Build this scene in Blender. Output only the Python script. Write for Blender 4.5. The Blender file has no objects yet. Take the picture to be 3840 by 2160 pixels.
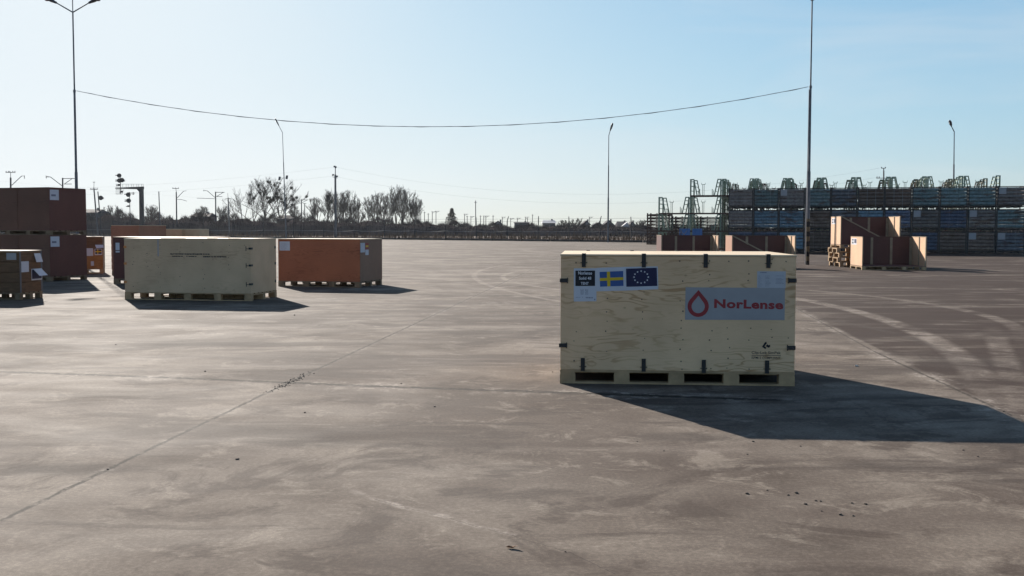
import bpy, math, random
from mathutils import Vector, Matrix

random.seed(7)
S = bpy.context.scene
COL = S.collection
R = math.radians

# ---------------------------------------------------------------- camera
FPX, PITCH, ROLL, CAMH = 3953.0, 0.0556, 0.0022, 1.6
_f = Vector((0, math.cos(PITCH), -math.sin(PITCH)))
_u = Vector((0, math.sin(PITCH), math.cos(PITCH)))
_r = Vector((1, 0, 0))
RGT = _r * math.cos(ROLL) + _u * math.sin(ROLL)
UPV = -_r * math.sin(ROLL) + _u * math.cos(ROLL)
cam = bpy.data.cameras.new('camera')
cam.sensor_width = 36
cam.lens = FPX / 3840 * 36
cam.clip_start, cam.clip_end = 0.1, 9000
co = bpy.data.objects.new('camera', cam)
M = Matrix.Identity(4)
for i in range(3):
    M[i][0], M[i][1], M[i][2] = RGT[i], UPV[i], -_f[i]
M[2][3] = CAMH
co.matrix_world = M
COL.objects.link(co)
S.camera = co

# ---------------------------------------------------------------- sky, sun, exposure
SUN_EL, SUN_AZ = 22.9, -24.5            # degrees; azimuth from +Y, negative to the left
EXPOSURE = 1.1
w = bpy.data.worlds.new('World')
S.world = w
w.use_nodes = True
wn, wl = w.node_tree.nodes, w.node_tree.links
sky = wn.new('ShaderNodeTexSky')
sky.sky_type = 'NISHITA'
sky.sun_disc = False
sky.sun_elevation = R(SUN_EL)
sky.sun_rotation = R(SUN_AZ)
sky.altitude = 120
sky.air_density = 1.0
sky.dust_density = 0.75
sky.ozone_density = 6.0
bg = wn['Background']
bg.inputs['Strength'].default_value = 0.1
# soft shoulder on the sky's own radiance, as a camera sees it: a*(1-exp(-x/a)) per channel
SHOULDER, TINT = (4.15, 4.38, 4.55), (.86, 1.01, 1.08)
sep = wn.new('ShaderNodeSeparateXYZ')
com = wn.new('ShaderNodeCombineXYZ')
tc = wn.new('ShaderNodeTexCoord')
vm = wn.new('ShaderNodeVectorMath')
vm.operation = 'MULTIPLY'
vm.inputs[1].default_value = (1.6, 1.6, 11)
cn = wn.new('ShaderNodeTexNoise')
cn.inputs['Scale'].default_value = 1.7
cn.inputs['Detail'].default_value = 5
cn.inputs['Distortion'].default_value = .6
cr_ = wn.new('ShaderNodeMapRange')
cr_.inputs[1].default_value, cr_.inputs[2].default_value = .46, .72
cr_.inputs[3].default_value, cr_.inputs[4].default_value = 0, .17
mx = wn.new('ShaderNodeMix')
mx.data_type = 'RGBA'
mx.inputs[7].default_value = (9.5, 9.0, 8.2, 1)
wl.new(tc.outputs['Generated'], vm.inputs[0])
wl.new(vm.outputs[0], cn.inputs['Vector'])
wl.new(cn.outputs[0], cr_.inputs[0])
wl.new(cr_.outputs[0], mx.inputs[0])
wl.new(sky.outputs[0], mx.inputs[6])
wl.new(mx.outputs[2], sep.inputs[0])
for _i in range(3):
    m1 = wn.new('ShaderNodeMath')
    m1.operation = 'MULTIPLY'
    m1.inputs[1].default_value = -TINT[_i] / SHOULDER[_i]
    m2 = wn.new('ShaderNodeMath')
    m2.operation = 'EXPONENT'
    m3 = wn.new('ShaderNodeMath')
    m3.operation = 'MULTIPLY_ADD'
    m3.inputs[1].default_value = -SHOULDER[_i]
    m3.inputs[2].default_value = SHOULDER[_i]
    wl.new(sep.outputs[_i], m1.inputs[0])
    wl.new(m1.outputs[0], m2.inputs[0])
    wl.new(m2.outputs[0], m3.inputs[0])
    wl.new(m3.outputs[0], com.inputs[_i])
wl.new(com.outputs[0], bg.inputs['Color'])
sl = bpy.data.lights.new('sun', 'SUN')
sl.energy = 5.0
sl.angle = R(0.5)
sl.color = (1.0, 0.93, 0.84)
so = bpy.data.objects.new('sun', sl)
sd = Vector((math.sin(R(SUN_AZ)) * math.cos(R(SUN_EL)), math.cos(R(SUN_AZ)) * math.cos(R(SUN_EL)), math.sin(R(SUN_EL))))
so.rotation_euler = sd.to_track_quat('Z', 'Y').to_euler()
so.location = sd * 60
COL.objects.link(so)
S.view_settings.view_transform = 'Standard'
S.view_settings.look = 'None'
S.view_settings.exposure = EXPOSURE
S.view_settings.gamma = 1
S.render.film_transparent = False


# ---------------------------------------------------------------- pixel of the photograph -> place in the yard
def ray(px, py):
    return (_f + RGT * ((px - 1920) / FPX) + UPV * ((1080 - py) / FPX))


def at(px, py, z=0.0):
    d = ray(px, py)
    t = (z - CAMH) / d.z
    return Vector((0, 0, CAMH)) + d * t


def atY(px, py, Y):
    d = ray(px, py)
    return Vector((0, 0, CAMH)) + d * (Y / d.y)


# ---------------------------------------------------------------- mesh builder
class MB:
    def __init__(s):
        s.v, s.f = [], []

    def add(s, vs, fs):
        n = len(s.v)
        s.v += [tuple(v) for v in vs]
        s.f += [tuple(n + i for i in f) for f in fs]
        return s

    def box(s, x0, x1, y0, y1, z0, z1):
        vs = [(x, y, z) for z in (z0, z1) for y in (y0, y1) for x in (x0, x1)]
        return s.add(vs, [(0, 2, 3, 1), (4, 5, 7, 6), (0, 1, 5, 4), (2, 6, 7, 3), (0, 4, 6, 2), (1, 3, 7, 5)])

    def obox(s, c, ax, ay, az):
        c, ax, ay, az = Vector(c), Vector(ax), Vector(ay), Vector(az)
        vs = [c + ax * i + ay * j + az * k for k in (-1, 1) for j in (-1, 1) for i in (-1, 1)]
        return s.add(vs, [(0, 2, 3, 1), (4, 5, 7, 6), (0, 1, 5, 4), (2, 6, 7, 3), (0, 4, 6, 2), (1, 3, 7, 5)])

    def bar(s, a, b, tx, ty=None, up=(0, 0, 1)):
        a, b = Vector(a), Vector(b)
        d = b - a
        L = d.length
        if L < 1e-6:
            return s
        d /= L
        up = Vector(up)
        if abs(d.dot(up)) > .98:
            up = Vector((0, 1, 0))
        sx = d.cross(up).normalized()
        sy = sx.cross(d).normalized()
        return s.obox((a + b) / 2, d * (L / 2), sx * (tx / 2), sy * ((ty or tx) / 2))

    def tube(s, pts, rad, n=8, cap=True):
        pts = [Vector(p) for p in pts]
        if not isinstance(rad, (list, tuple)):
            rad = [rad] * len(pts)
        base = len(s.v)
        ref = None
        for i, p in enumerate(pts):
            d = (pts[min(i + 1, len(pts) - 1)] - pts[max(i - 1, 0)])
            d = d.normalized() if d.length > 1e-9 else Vector((0, 0, 1))
            if ref is None or abs(d.dot(ref)) > .95:
                ref = Vector((1, 0, 0)) if abs(d.x) < .8 else Vector((0, 1, 0))
            x = d.cross(ref).normalized()
            y = d.cross(x).normalized()
            for k in range(n):
                a = 2 * math.pi * k / n
                s.v.append(tuple(p + (x * math.cos(a) + y * math.sin(a)) * rad[i]))
        for i in range(len(pts) - 1):
            for k in range(n):
                a, b = base + i * n + k, base + i * n + (k + 1) % n
                s.f.append((a, b, b + n, a + n))
        if cap:
            s.f.append(tuple(base + k for k in range(n))[::-1])
            s.f.append(tuple(base + (len(pts) - 1) * n + k for k in range(n)))
        return s

    def ball(s, c, r, sq=(1, 1, 1), jit=0.0, rnd=random, nu=8, nv=5):
        c = Vector(c)
        base = len(s.v)
        vs = [c + Vector((0, 0, -r * sq[2]))]
        for j in range(1, nv):
            th = math.pi * j / nv
            for k in range(nu):
                a = 2 * math.pi * k / nu
                q = r * (1 + jit * (rnd.random() - .5))
                vs.append(c + Vector((q * sq[0] * math.sin(th) * math.cos(a), q * sq[1] * math.sin(th) * math.sin(a), -q * sq[2] * math.cos(th))))
        vs.append(c + Vector((0, 0, r * sq[2])))
        fs = [(0, 1 + (k + 1) % nu, 1 + k) for k in range(nu)]
        for j in range(nv - 2):
            for k in range(nu):
                a, b = 1 + j * nu + k, 1 + j * nu + (k + 1) % nu
                fs.append((a, b, b + nu, a + nu))
        l = len(vs) - 1
        fs += [(l, l - nu + k, l - nu + (k + 1) % nu) for k in range(nu)]
        return s.add(vs, fs)

    def prism(s, poly, a, b):
        """poly: list of (x,z); extruded between y=a and y=b"""
        n = len(poly)
        vs = [(x, a, z) for x, z in poly] + [(x, b, z) for x, z in poly]
        fs = [tuple(range(n)), tuple(range(2 * n - 1, n - 1, -1))]
        fs += [(i, i + n, (i + 1) % n + n, (i + 1) % n) for i in range(n)]
        return s.add(vs, fs)

    def build(s, name, mat, parent=None, smooth=False, bevel=0, mats=None):
        me = bpy.data.meshes.new(name)
        me.from_pydata(s.v, [], s.f)
        me.materials.append(mat)
        if smooth:
            for p in me.polygons:
                p.use_smooth = True
        me.update()
        o = bpy.data.objects.new(name, me)
        COL.objects.link(o)
        if parent is not None:
            o.parent = parent
        if bevel:
            m = o.modifiers.new('bevel', 'BEVEL')
            m.width = bevel
            m.segments = 1
            m.limit_method = 'ANGLE'
        return o


def tag(o, label=None, cat=None, group=None, kind=None):
    if label:
        o['label'] = label
    if cat:
        o['category'] = cat
    if group:
        o['group'] = group
    if kind:
        o['kind'] = kind
    return o


def thing(name, label, cat, loc=(0, 0, 0), rz=0.0, group=None):
    o = bpy.data.objects.new(name, None)
    o.empty_display_size = .2
    o.location = loc
    o.rotation_euler = (0, 0, rz)
    COL.objects.link(o)
    return tag(o, label, cat, group)


KIDS = {}


def dup(root, loc, rz, label=None, group=None):
    r = root.copy()
    COL.objects.link(r)
    r.location = loc
    r.rotation_euler = (0, 0, rz)
    if label:
        r['label'] = label
    if group:
        r['group'] = group
    for ch in list(root.children):
        c = ch.copy()
        COL.objects.link(c)
        c.parent = r
        for g in ch.children:
            d = g.copy()
            COL.objects.link(d)
            d.parent = c
    return r


# ---------------------------------------------------------------- materials
def lin(c):
    return tuple((x / 12.92 if x <= .04045 else ((x + .055) / 1.055) ** 2.4) for x in c)


class NT:
    """small node-graph writer"""

    def __init__(s, name):
        s.m = bpy.data.materials.new(name)
        s.m.use_nodes = True
        s.n, s.l = s.m.node_tree.nodes, s.m.node_tree.links
        s.p = s.n['Principled BSDF']

    def _in(s, sock, v):
        if isinstance(v, bpy.types.NodeSocket):
            s.l.new(v, sock)
        elif v is not None:
            if sock.type == 'RGBA' and len(v) == 3:
                v = (*v, 1)
            sock.default_value = v

    def math(s, op, a, b=None, c=None, clamp=False):
        n = s.n.new('ShaderNodeMath')
        n.operation = op
        n.use_clamp = clamp
        for i, v in enumerate((a, b, c)):
            if v is not None:
                s._in(n.inputs[i], v)
        return n.outputs[0]

    def vmath(s, op, a, b=None, out=0):
        n = s.n.new('ShaderNodeVectorMath')
        n.operation = op
        s._in(n.inputs[0], a)
        if b is not None:
            s._in(n.inputs[1], b)
        return n.outputs['Value'] if op in ('DOT_PRODUCT', 'LENGTH', 'DISTANCE') else n.outputs[0]

    def coord(s, kind='Object'):
        return s.n.new('ShaderNodeTexCoord').outputs[kind]

    def noise(s, vec, scale, detail=4, rough=.55, dist=0, out=0):
        n = s.n.new('ShaderNodeTexNoise')
        s._in(n.inputs['Vector'], vec)
        n.inputs['Scale'].default_value = scale
        n.inputs['Detail'].default_value = detail
        n.inputs['Roughness'].default_value = rough
        n.inputs['Distortion'].default_value = dist
        return n.outputs[out]

    def ramp(s, fac, stops):
        n = s.n.new('ShaderNodeValToRGB')
        e = n.color_ramp.elements
        while len(e) < len(stops):
            e.new(.5)
        for el, (p, c) in zip(e, stops):
            el.position = p
            el.color = (*c, 1) if not isinstance(c, (int, float)) else (c, c, c, 1)
        s._in(n.inputs[0], fac)
        return n.outputs[0]

    def mix(s, fac, a, b, mode='MIX'):
        n = s.n.new('ShaderNodeMix')
        n.data_type = 'RGBA'
        n.blend_type = mode
        s._in(n.inputs[0], fac)
        s._in(n.inputs[6], a)
        s._in(n.inputs[7], b)
        return n.outputs[2]

    def smooth(s, v, lo, hi):
        n = s.n.new('ShaderNodeMapRange')
        n.interpolation_type = 'SMOOTHSTEP'
        s._in(n.inputs[0], v)
        n.inputs[1].default_value, n.inputs[2].default_value = lo, hi
        return n.outputs[0]

    def bump(s, h, strength=.3, dist=.01):
        n = s.n.new('ShaderNodeBump')
        n.inputs['Strength'].default_value = strength
        n.inputs['Distance'].default_value = dist
        s._in(n.inputs['Height'], h)
        s.l.new(n.outputs[0], s.p.inputs['Normal'])

    def done(s, col, rough=.7, spec=.3, metal=0):
        s._in(s.p.inputs['Base Color'], col)
        s._in(s.p.inputs['Roughness'], rough)
        s.p.inputs['Specular IOR Level'].default_value = spec
        s.p.inputs['Metallic'].default_value = metal
        return s.m


def plain(name, c, rough=.7, spec=.3, var=.25, scale=3, metal=0, stretch=None, c2=None):
    t = NT(name)
    co_ = t.coord()
    if stretch:
        co_ = t.vmath('MULTIPLY', co_, stretch)
    n = t.noise(co_, scale, 5, .6)
    lo = tuple(x * (1 - var) for x in c)
    hi = c2 or tuple(min(1, x * (1 + var)) for x in c)
    return t.done(t.ramp(n, [(.3, lo), (.7, hi)]), rough, spec, metal)


def plywood(name, c, dark, grain=1.0, knots=.5, rough=.6, spec=.3):
    t = NT(name)
    p = t.coord()
    warp = t.noise(t.vmath('MULTIPLY', p, (.7, .7, .7)), 1.4, 3, .5, 0, 1)
    q = t.vmath('ADD', p, t.vmath('MULTIPLY', t.vmath('SUBTRACT', warp, (.5, .5, .5)), (.0, .28, .28)))
    g = t.noise(t.vmath('MULTIPLY', q, (.42, 3.6, 3.6)), 1.3, 3, .5, .35)
    rings = t.math('FRACT', t.math('MULTIPLY', g, 15.0))
    rl = t.smooth(t.math('ABSOLUTE', t.math('SUBTRACT', rings, .5)), .22, .03)
    fine = t.noise(t.vmath('MULTIPLY', q, (2.0, 60, 60)), 2, 3)
    big = t.noise(p, 1.3, 3)
    base = t.ramp(big, [(.3, tuple(x * .86 for x in c)), (.7, tuple(min(1, x * 1.1) for x in c))])
    patch = t.smooth(t.noise(t.vmath('MULTIPLY', p, (.7, 2.0, 2.0)), 1.3, 3), .38, .68)
    col = t.mix(t.math('MULTIPLY', t.math('MULTIPLY', rl, patch), .8 * grain), base, dark)
    col = t.mix(t.math('MULTIPLY', t.smooth(fine, .5, .8), .22 * grain), col, dark)
    vo = t.n.new('ShaderNodeTexVoronoi')
    t._in(vo.inputs['Vector'], t.vmath('MULTIPLY', p, (1.7, 2.6, 2.6)))
    vo.inputs['Scale'].default_value = 1.9
    k = t.smooth(vo.outputs['Distance'], .085, .03)
    col = t.mix(t.math('MULTIPLY', k, knots), col, tuple(x * .6 for x in dark))
    t.bump(fine, .15, .003)
    return t.done(col, rough, spec)


M_ply = plywood('pale_plywood', (.70, .465, .275), (.40, .22, .10), 1.1, .6)
M_ply2 = plywood('grey_pale_plywood', (.57, .39, .24), (.35, .22, .12), .55, .5)
M_lid = plywood('sunlit_look_plywood_lid', (.64, .49, .32), (.48, .34, .2), .6, .2)  # same plywood as the crates, its sunlit look put into a paler colour
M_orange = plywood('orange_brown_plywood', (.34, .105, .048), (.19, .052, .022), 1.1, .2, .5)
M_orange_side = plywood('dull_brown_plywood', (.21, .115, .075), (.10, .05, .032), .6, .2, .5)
M_darkred = plywood('dark_red_plywood', (.10, .034, .027), (.055, .018, .014), .7, .1, .5)
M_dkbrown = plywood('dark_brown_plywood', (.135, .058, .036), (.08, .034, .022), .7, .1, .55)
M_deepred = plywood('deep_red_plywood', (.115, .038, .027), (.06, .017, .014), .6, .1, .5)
M_red_ply = plywood('warm_red_plywood', (.36, .17, .10), (.22, .08, .045), .9, .1)
M_tan = plywood('tan_plywood', (.55, .33, .19), (.38, .19, .10), 1.0, .1)
M_batten = plain('pale_batten', (.30, .225, .15), .75, .2, .2, 5)
M_pallet = plain('pallet_wood', (.38, .25, .14), .8, .2, .28, 5)
M_pallet_dk = plain('weathered_pallet_wood', (.19, .135, .085), .8, .2, .3, 5)
M_collar = plain('brown_collar_wood', (.13, .07, .036), .7, .25, .35, 4, stretch=(1, 1, 6))
M_collar2 = plain('lit_orange_collar_wood', (.30, .14, .045), .6, .3, .35, 4, stretch=(1, 1, 6))  # glow of bounced light on the box, put into a stronger orange
M_black = plain('black_steel_clip', (.018, .017, .018), .5, .4, .3, 20)
M_screw = plain('rusty_screw', (.09, .065, .045), .6, .4, .2, 20)
M_paper = plain('white_paper', (.50, .51, .56), .55, .3, .05, 6)
M_paper2 = plain('grey_laminated_paper', (.31, .30, .31), .5, .25, .06, 5)
M_list = plain('pale_list_paper', (.42, .42, .45), .5, .25, .05, 6)
M_ink = plain('black_ink', (.02, .02, .025), .6, .2, .1)
M_greyink = plain('grey_ink', (.17, .17, .22), .7, .2, .1)
M_inkblue = plain('flag_dark_blue', (.012, .013, .055), .5, .3, .1)
M_flagblue = plain('flag_blue', (.035, .09, .27), .5, .3, .1)
M_yellow = plain('flag_yellow', (.62, .42, .02), .5, .3, .1)
M_white = plain('print_white', (.72, .72, .76), .5, .3, .05)
M_redink = plain('logo_red', (.27, .03, .035), .5, .3, .1)
M_orangeclip = plain('orange_clip', (.55, .2, .05), .5, .4, .2)
M_steel = plain('galvanised_steel', (.11, .115, .13), .5, .4, .3, 4, .3)
M_lampgrey = plain('lamp_housing', (.05, .05, .06), .45, .5, .2)
M_lens = plain('lamp_glass', (.14, .13, .14), .25, .5, .1)
M_rustpole = None
M_wire = plain('cable_grey', (.12, .12, .13), .6, .3, .1)
M_concrete = plain('pole_concrete', (.13, .125, .125), .85, .2, .2, 2)
M_mast = plain('mast_grey', (.06, .06, .068), .8, .2, .2, 1)
M_darkiron = plain('dark_signal_iron', (.022, .022, .028), .6, .3, .2, 2)
M_bark = plain('bare_bark', (.075, .062, .055), .9, .1, .3, 3)
M_bark2 = plain('dark_bark', (.045, .037, .035), .9, .1, .3, 3)
M_mistle = plain('mistletoe_leaf', (.035, .038, .025), .8, .2, .4, 3)
M_spruce = plain('spruce_needles', (.018, .024, .02), .8, .2, .4, 3)
M_twig = plain('thicket_twigs', (.05, .038, .036), .95, 0, .35, .2)
M_reed = plain('dry_reed', (.105, .062, .038), .9, .1, .4, .3)
M_post = plain('fence_post', (.035, .033, .035), .8, .2, .2)
M_kerb = plain('kerb_concrete', (.055, .048, .045), .9, .1, .3, .6)
M_rust = plain('rusty_steel', (.085, .05, .038), .85, .2, .45, 5)
M_green = plain('pale_green_paint', (.20, .26, .20), .6, .3, .3, 4, c2=(.26, .31, .22))
M_green2 = plain('dull_green_paint', (.11, .135, .10), .65, .3, .4, 4, c2=(.17, .16, .10))
M_frame = plain('cage_frame_steel', (.05, .046, .045), .8, .25, .4, 4)
M_bar = plain('cage_bar_steel', (.17, .16, .16), .6, .4, .3, 4)
M_bed = plain('cage_bed_steel', (.03, .028, .028), .85, .2, .4, 4)


def cage_paint(name, c):
    t = NT(name)
    oi = t.n.new('ShaderNodeObjectInfo')
    p = t.vmath('ADD', t.coord(), oi.outputs['Location'])
    n1 = t.noise(t.vmath('MULTIPLY', p, (1, 1, 3)), 1.1, 6, .7)
    n2 = t.noise(p, 5, 6, .7)
    v = t.math('ADD', .72, t.math('MULTIPLY', oi.outputs['Random'], .5))
    col = t.mix(t.smooth(n2, .35, .65), tuple(x * .75 for x in c), tuple(x * 1.2 for x in c))
    sc_ = t.n.new('ShaderNodeVectorMath')
    sc_.operation = 'SCALE'
    t._in(sc_.inputs[0], col)
    t._in(sc_.inputs['Scale'], v)
    col = t.mix(t.math('MULTIPLY', t.smooth(n1, .52, .62), .8), sc_.outputs[0], (.09, .058, .044))
    return t.done(col, .7, .25)


CAGE = {k: cage_paint(k + '_slat_paint', c) for k, c in {
    'blue': (.125, .205, .27), 'teal': (.13, .185, .195), 'slate': (.145, .155, .18), 'navy': (.09, .12, .185),
    'grey': (.165, .148, .143), 'brown': (.15, .108, .09)}.items()}
M_wall = plain('house_wall', (.13, .125, .13), .9, .1, .2, .5)
M_roof = plain('dark_house_roof', (.035, .033, .04), .9, .1, .2, .5)
M_roofl = plain('light_house_roof', (.32, .32, .34), .7, .2, .2, .5)
M_leaf = plain('dry_leaf', (.30, .17, .10), .8, .2, .3, 30)
M_clod = plain('dirt_clod', (.10, .083, .07), .95, .1, .4, 30)
M_stone = plain('pale_stone', (.55, .52, .48), .9, .1, .2, 30)
M_bluebin = plain('blue_bin_paint', (.05, .14, .34), .6, .3, .2, 3)


def stripes():
    t = NT('striped_pole_paint')
    p = t.coord()
    x = t.n.new('ShaderNodeSeparateXYZ')
    t._in(x.inputs[0], p)
    nz = t.noise(p, 9, 3)
    z = t.math('ADD', x.outputs[2], t.math('MULTIPLY', nz, .12))
    fr = t.math('FRACT', t.math('MULTIPLY', z, 2.2))
    col = t.mix(t.smooth(fr, .47, .53), (.02, .019, .02), (.12, .095, .06))
    return t.done(col, .8, .2)


M_stripe = stripes()


# ---------------------------------------------------------------- yard surface
def seg(t, p2, a, b):
    """distance from point p2 (vector socket, z=0) to the segment a-b"""
    a, b = Vector((a.x, a.y, 0)), Vector((b.x, b.y, 0))
    d = b - a
    L = d.length
    d /= L
    rel = t.vmath('SUBTRACT', p2, tuple(a))
    tt = t.math('MINIMUM', t.math('MAXIMUM', t.vmath('DOT_PRODUCT', rel, tuple(d)), 0.0), L)
    n = t.n.new('ShaderNodeVectorMath')
    n.operation = 'SCALE'
    n.inputs[0].default_value = tuple(d)
    t._in(n.inputs['Scale'], tt)
    return t.vmath('LENGTH', t.vmath('SUBTRACT', rel, n.outputs[0]))


def yard_material():
    t = NT('yard_concrete')
    geo = t.n.new('ShaderNodeNewGeometry').outputs['Position']
    p = t.vmath('MULTIPLY', geo, (1, 1, 0))
    wob = t.vmath('MULTIPLY', t.vmath('SUBTRACT', t.noise(p, 1.6, 5, .65, 0, 1), (.5, .5, .5)), (.16, .16, 0))
    pw = t.vmath('ADD', p, wob)
    wobs = t.vmath('MULTIPLY', t.vmath('SUBTRACT', t.noise(p, 4, 4, .6, 0, 1), (.5, .5, .5)), (.05, .05, 0))
    pl = t.vmath('ADD', p, wobs)
    big = t.noise(p, .16, 5, .6, .4)
    med = t.noise(t.vmath('MULTIPLY', p, (.55, 1.0, 1)), .85, 6, .62, .8)
    fine = t.noise(p, 34, 6, .75)
    grit = t.noise(p, 160, 3, .7)
    streak = t.noise(t.vmath('MULTIPLY', pw, (.22, .62, 1)), .9, 7, .66, 1.0)
    streak2 = t.noise(t.vmath('MULTIPLY', t.vmath('ADD', pw, (31, 9, 0)), (.30, 1.1, 1)), .9, 7, .66, 1.2)
    m1 = t.noise(p, .55, 8, .68, .3)
    m2 = t.noise(t.vmath('ADD', p, (13, 41, 0)), 1.9, 9, .74, .6)
    m3 = t.noise(t.vmath('ADD', p, (71, 5, 0)), .95, 8, .7, .8)
    col = t.ramp(m1, [(.36, (.115, .094, .080)), (.5, (.19, .163, .142)), (.62, (.275, .245, .215))])
    col = t.mix(t.math('MULTIPLY', t.smooth(big, .47, .58), .65), col, (.10, .077, .066))
    col = t.mix(t.math('MULTIPLY', t.smooth(m2, .53, .64), .55), col, (.36, .325, .285))
    col = t.mix(t.math('MULTIPLY', t.smooth(m3, .52, .62), .75), col, (.085, .066, .057))
    col = t.mix(t.math('MULTIPLY', t.smooth(streak, .52, .66), .45), col, (.34, .305, .275))
    col = t.mix(t.math('MULTIPLY', t.smooth(streak2, .50, .60), .65), col, (.080, .064, .057))
    # muddy right-hand part of the yard, beyond the diagonal joint
    a, b = at(2994, 1161), at(3840, 1582)
    d = (b - a).normalized()
    nrm = Vector((-d.y, d.x, 0))
    if nrm.x < 0:
        nrm = -nrm
    sd_ = t.math('SUBTRACT', t.vmath('DOT_PRODUCT', pl, tuple(nrm)), nrm.dot(Vector((a.x, a.y, 0))))
    right = t.smooth(sd_, -.02, .05)
    mudn = t.noise(t.vmath('MULTIPLY', pw, (.22, .75, 1)), .9, 6, .6, 1.5)
    mud = t.math('MULTIPLY', right, t.smooth(mudn, .34, .50))
    col = t.mix(t.math('MULTIPLY', mud, .9), col, (.052, .033, .027))
    # oil-dark patches
    for (px, py, rx, ry) in ((3760, 1790, .32, .22), (3640, 1360, .9, .8), (3100, 1420, .9, .35), (3290, 1490, .5, .25), (760, 1290, 1.4, .5), (250, 1760, .55, .22), (1150, 1660, .45, .25), (2580, 1640, .5, .2), (3420, 1745, .6, .15)):
        c = at(px, py)
        e = t.vmath('LENGTH', t.vmath('MULTIPLY', t.vmath('SUBTRACT', pw, (c.x, c.y, 0)), (1 / rx, 1 / ry, 0)))
        k = t.math('MULTIPLY', t.smooth(e, 1.25, .35), t.smooth(med, .3, .6))
        col = t.mix(t.math('MULTIPLY', k, .75), col, (.07, .057, .052))
    # tyre sweeps: pale bands along arcs
    arcs = [((2990, 1120), (3350, 1210), (3720, 1500), .24, .9), ((2990, 1085), (3420, 1130), (3840, 1290), .2, .55),
            ((3000, 1075), (3400, 1080), (3840, 1085), .3, .5), ((2000, 1010), (1900, 1050), (2090, 1085), .13, .85),
            ((1960, 985), (1780, 1040), (2095, 1130), .13, .8), ((0, 1650), (500, 1640), (1000, 1560), .07, .35),
            ((1050, 1545), (1180, 1520), (1330, 1490), .07, .35), ((3000, 1050), (3300, 1028), (3700, 1060), .3, .5), ((1700, 1090), (1900, 1075), (2095, 1050), .13, .7),
            ((600, 1300), (1000, 1270), (1500, 1230), .12, -.6), ((900, 1310), (1200, 1280), (1450, 1275), .10, -.5),
            ((3720, 1230), (3790, 1400), (3860, 1560), .2, .5), ((3050, 1190), (3420, 1270), (3640, 1420), .12, -.5)]
    fade = t.math('MULTIPLY', t.smooth(med, .36, .52), t.math('ADD', t.math('MULTIPLY', t.smooth(m2, .44, .58), .6), .4))
    for (A, B, C, wd, st) in arcs:
        A, B, C = at(*A), at(*B), at(*C)
        for (u, v) in ((A, B), (B, C)):
            pass
        # circle through three points
        ax, ay, bx, by, cx, cy = A.x, A.y, B.x, B.y, C.x, C.y
        D = 2 * (ax * (by - cy) + bx * (cy - ay) + cx * (ay - by))
        if abs(D) < 1e-6:
            continue
        ux = ((ax * ax + ay * ay) * (by - cy) + (bx * bx + by * by) * (cy - ay) + (cx * cx + cy * cy) * (ay - by)) / D
        uy = ((ax * ax + ay * ay) * (cx - bx) + (bx * bx + by * by) * (ax - cx) + (cx * cx + cy * cy) * (bx - ax)) / D
        rad = math.hypot(ax - ux, ay - uy)
        dist = t.math('ABSOLUTE', t.math('SUBTRACT', t.vmath('LENGTH', t.vmath('SUBTRACT', pl, (ux, uy, 0))), rad))
        mid, half = (A + C) / 2, (A - C).length / 2
        near = t.smooth(t.vmath('LENGTH', t.vmath('SUBTRACT', p, (B.x, B.y, 0))), half * 1.5, half * .6)
        k = t.math('MULTIPLY', t.math('MULTIPLY', t.smooth(dist, wd, wd * .4), near), fade)
        if st > 0:
            col = t.mix(t.math('MULTIPLY', k, st), col, (.34, .305, .275))
        else:
            col = t.mix(t.math('MULTIPLY', k, -st), col, (.095, .082, .076))
    # joints and cracks
    broken = t.smooth(t.noise(p, 1.1, 4), .40, .58)
    chips_ = t.noise(p, 7, 4, .7)
    chips = t.smooth(chips_, .5, .62)

    def line(pts, wd, dark, pale, col):
        P = [at(*q) for q in pts]
        for a_, b_ in zip(P, P[1:]):
            ds = seg(t, pl, a_, b_)
            if pale:
                k = t.math('MULTIPLY', t.math('MULTIPLY', t.smooth(ds, pale[1], pale[1] * .2), broken), t.math('ADD', t.math('MULTIPLY', chips, .8), .2))
                col = t.mix(t.math('MULTIPLY', k, pale[0]), col, (.42, .385, .355))
            if dark:
                kd = t.math('MULTIPLY', t.math('ADD', t.math('MULTIPLY', t.smooth(chips_, .38, .5), .7), .3), dark)
                ds2 = t.math('ADD', ds, t.math('MULTIPLY', t.math('SUBTRACT', chips_, .5), wd * 2.2))
                col = t.mix(t.math('MULTIPLY', t.smooth(ds2, wd, wd * .3), kd), col, (.04, .034, .03))
        return col
    col = line([(-500, 2195), (1087, 1432), (2150, 938)], .030, .95, (.6, .10), col)
    col = line([(-900, 1362), (608, 1415), (1391, 1448), (1920, 1466), (2900, 1500)], .095, 1.0, (1.0, .42), col)
    col = line([(2560, 935), (2994, 1161), (3276, 1317)], .02, .7, (.8, .16), col)
    col = line([(3276, 1317), (3746, 1535), (4600, 1935)], .03, .8, (.95, .26), col)
    col = line([(0, 1204), (470, 1145)], .012, .6, (.3, .05), col)
    col = line([(0, 1343), (261, 1278)], .010, .6, None, col)
    col = line([(1200, 1782), (1296, 1830), (1391, 1870), (1652, 1935), (1920, 2006)], .006, .0, (1.0, .05), col)
    col = line([(1400, 1873), (1660, 1938), (1920, 2008), (2129, 2070), (2311, 2152)], .004, .7, (.3, .02), col)
    # grit
    def times(c, k):
        n = t.n.new('ShaderNodeVectorMath')
        n.operation = 'SCALE'
        t._in(n.inputs[0], c)
        n.inputs['Scale'].default_value = k
        return n.outputs[0]
    col = t.mix(t.smooth(fine, .42, .66), times(col, .84), times(col, 1.2))
    col = t.mix(t.math('MULTIPLY', t.smooth(grit, .57, .68), .6), col, times(col, 1.8))
    col = t.mix(t.math('MULTIPLY', t.smooth(grit, .43, .31), .6), col, times(col, .4))
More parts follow.
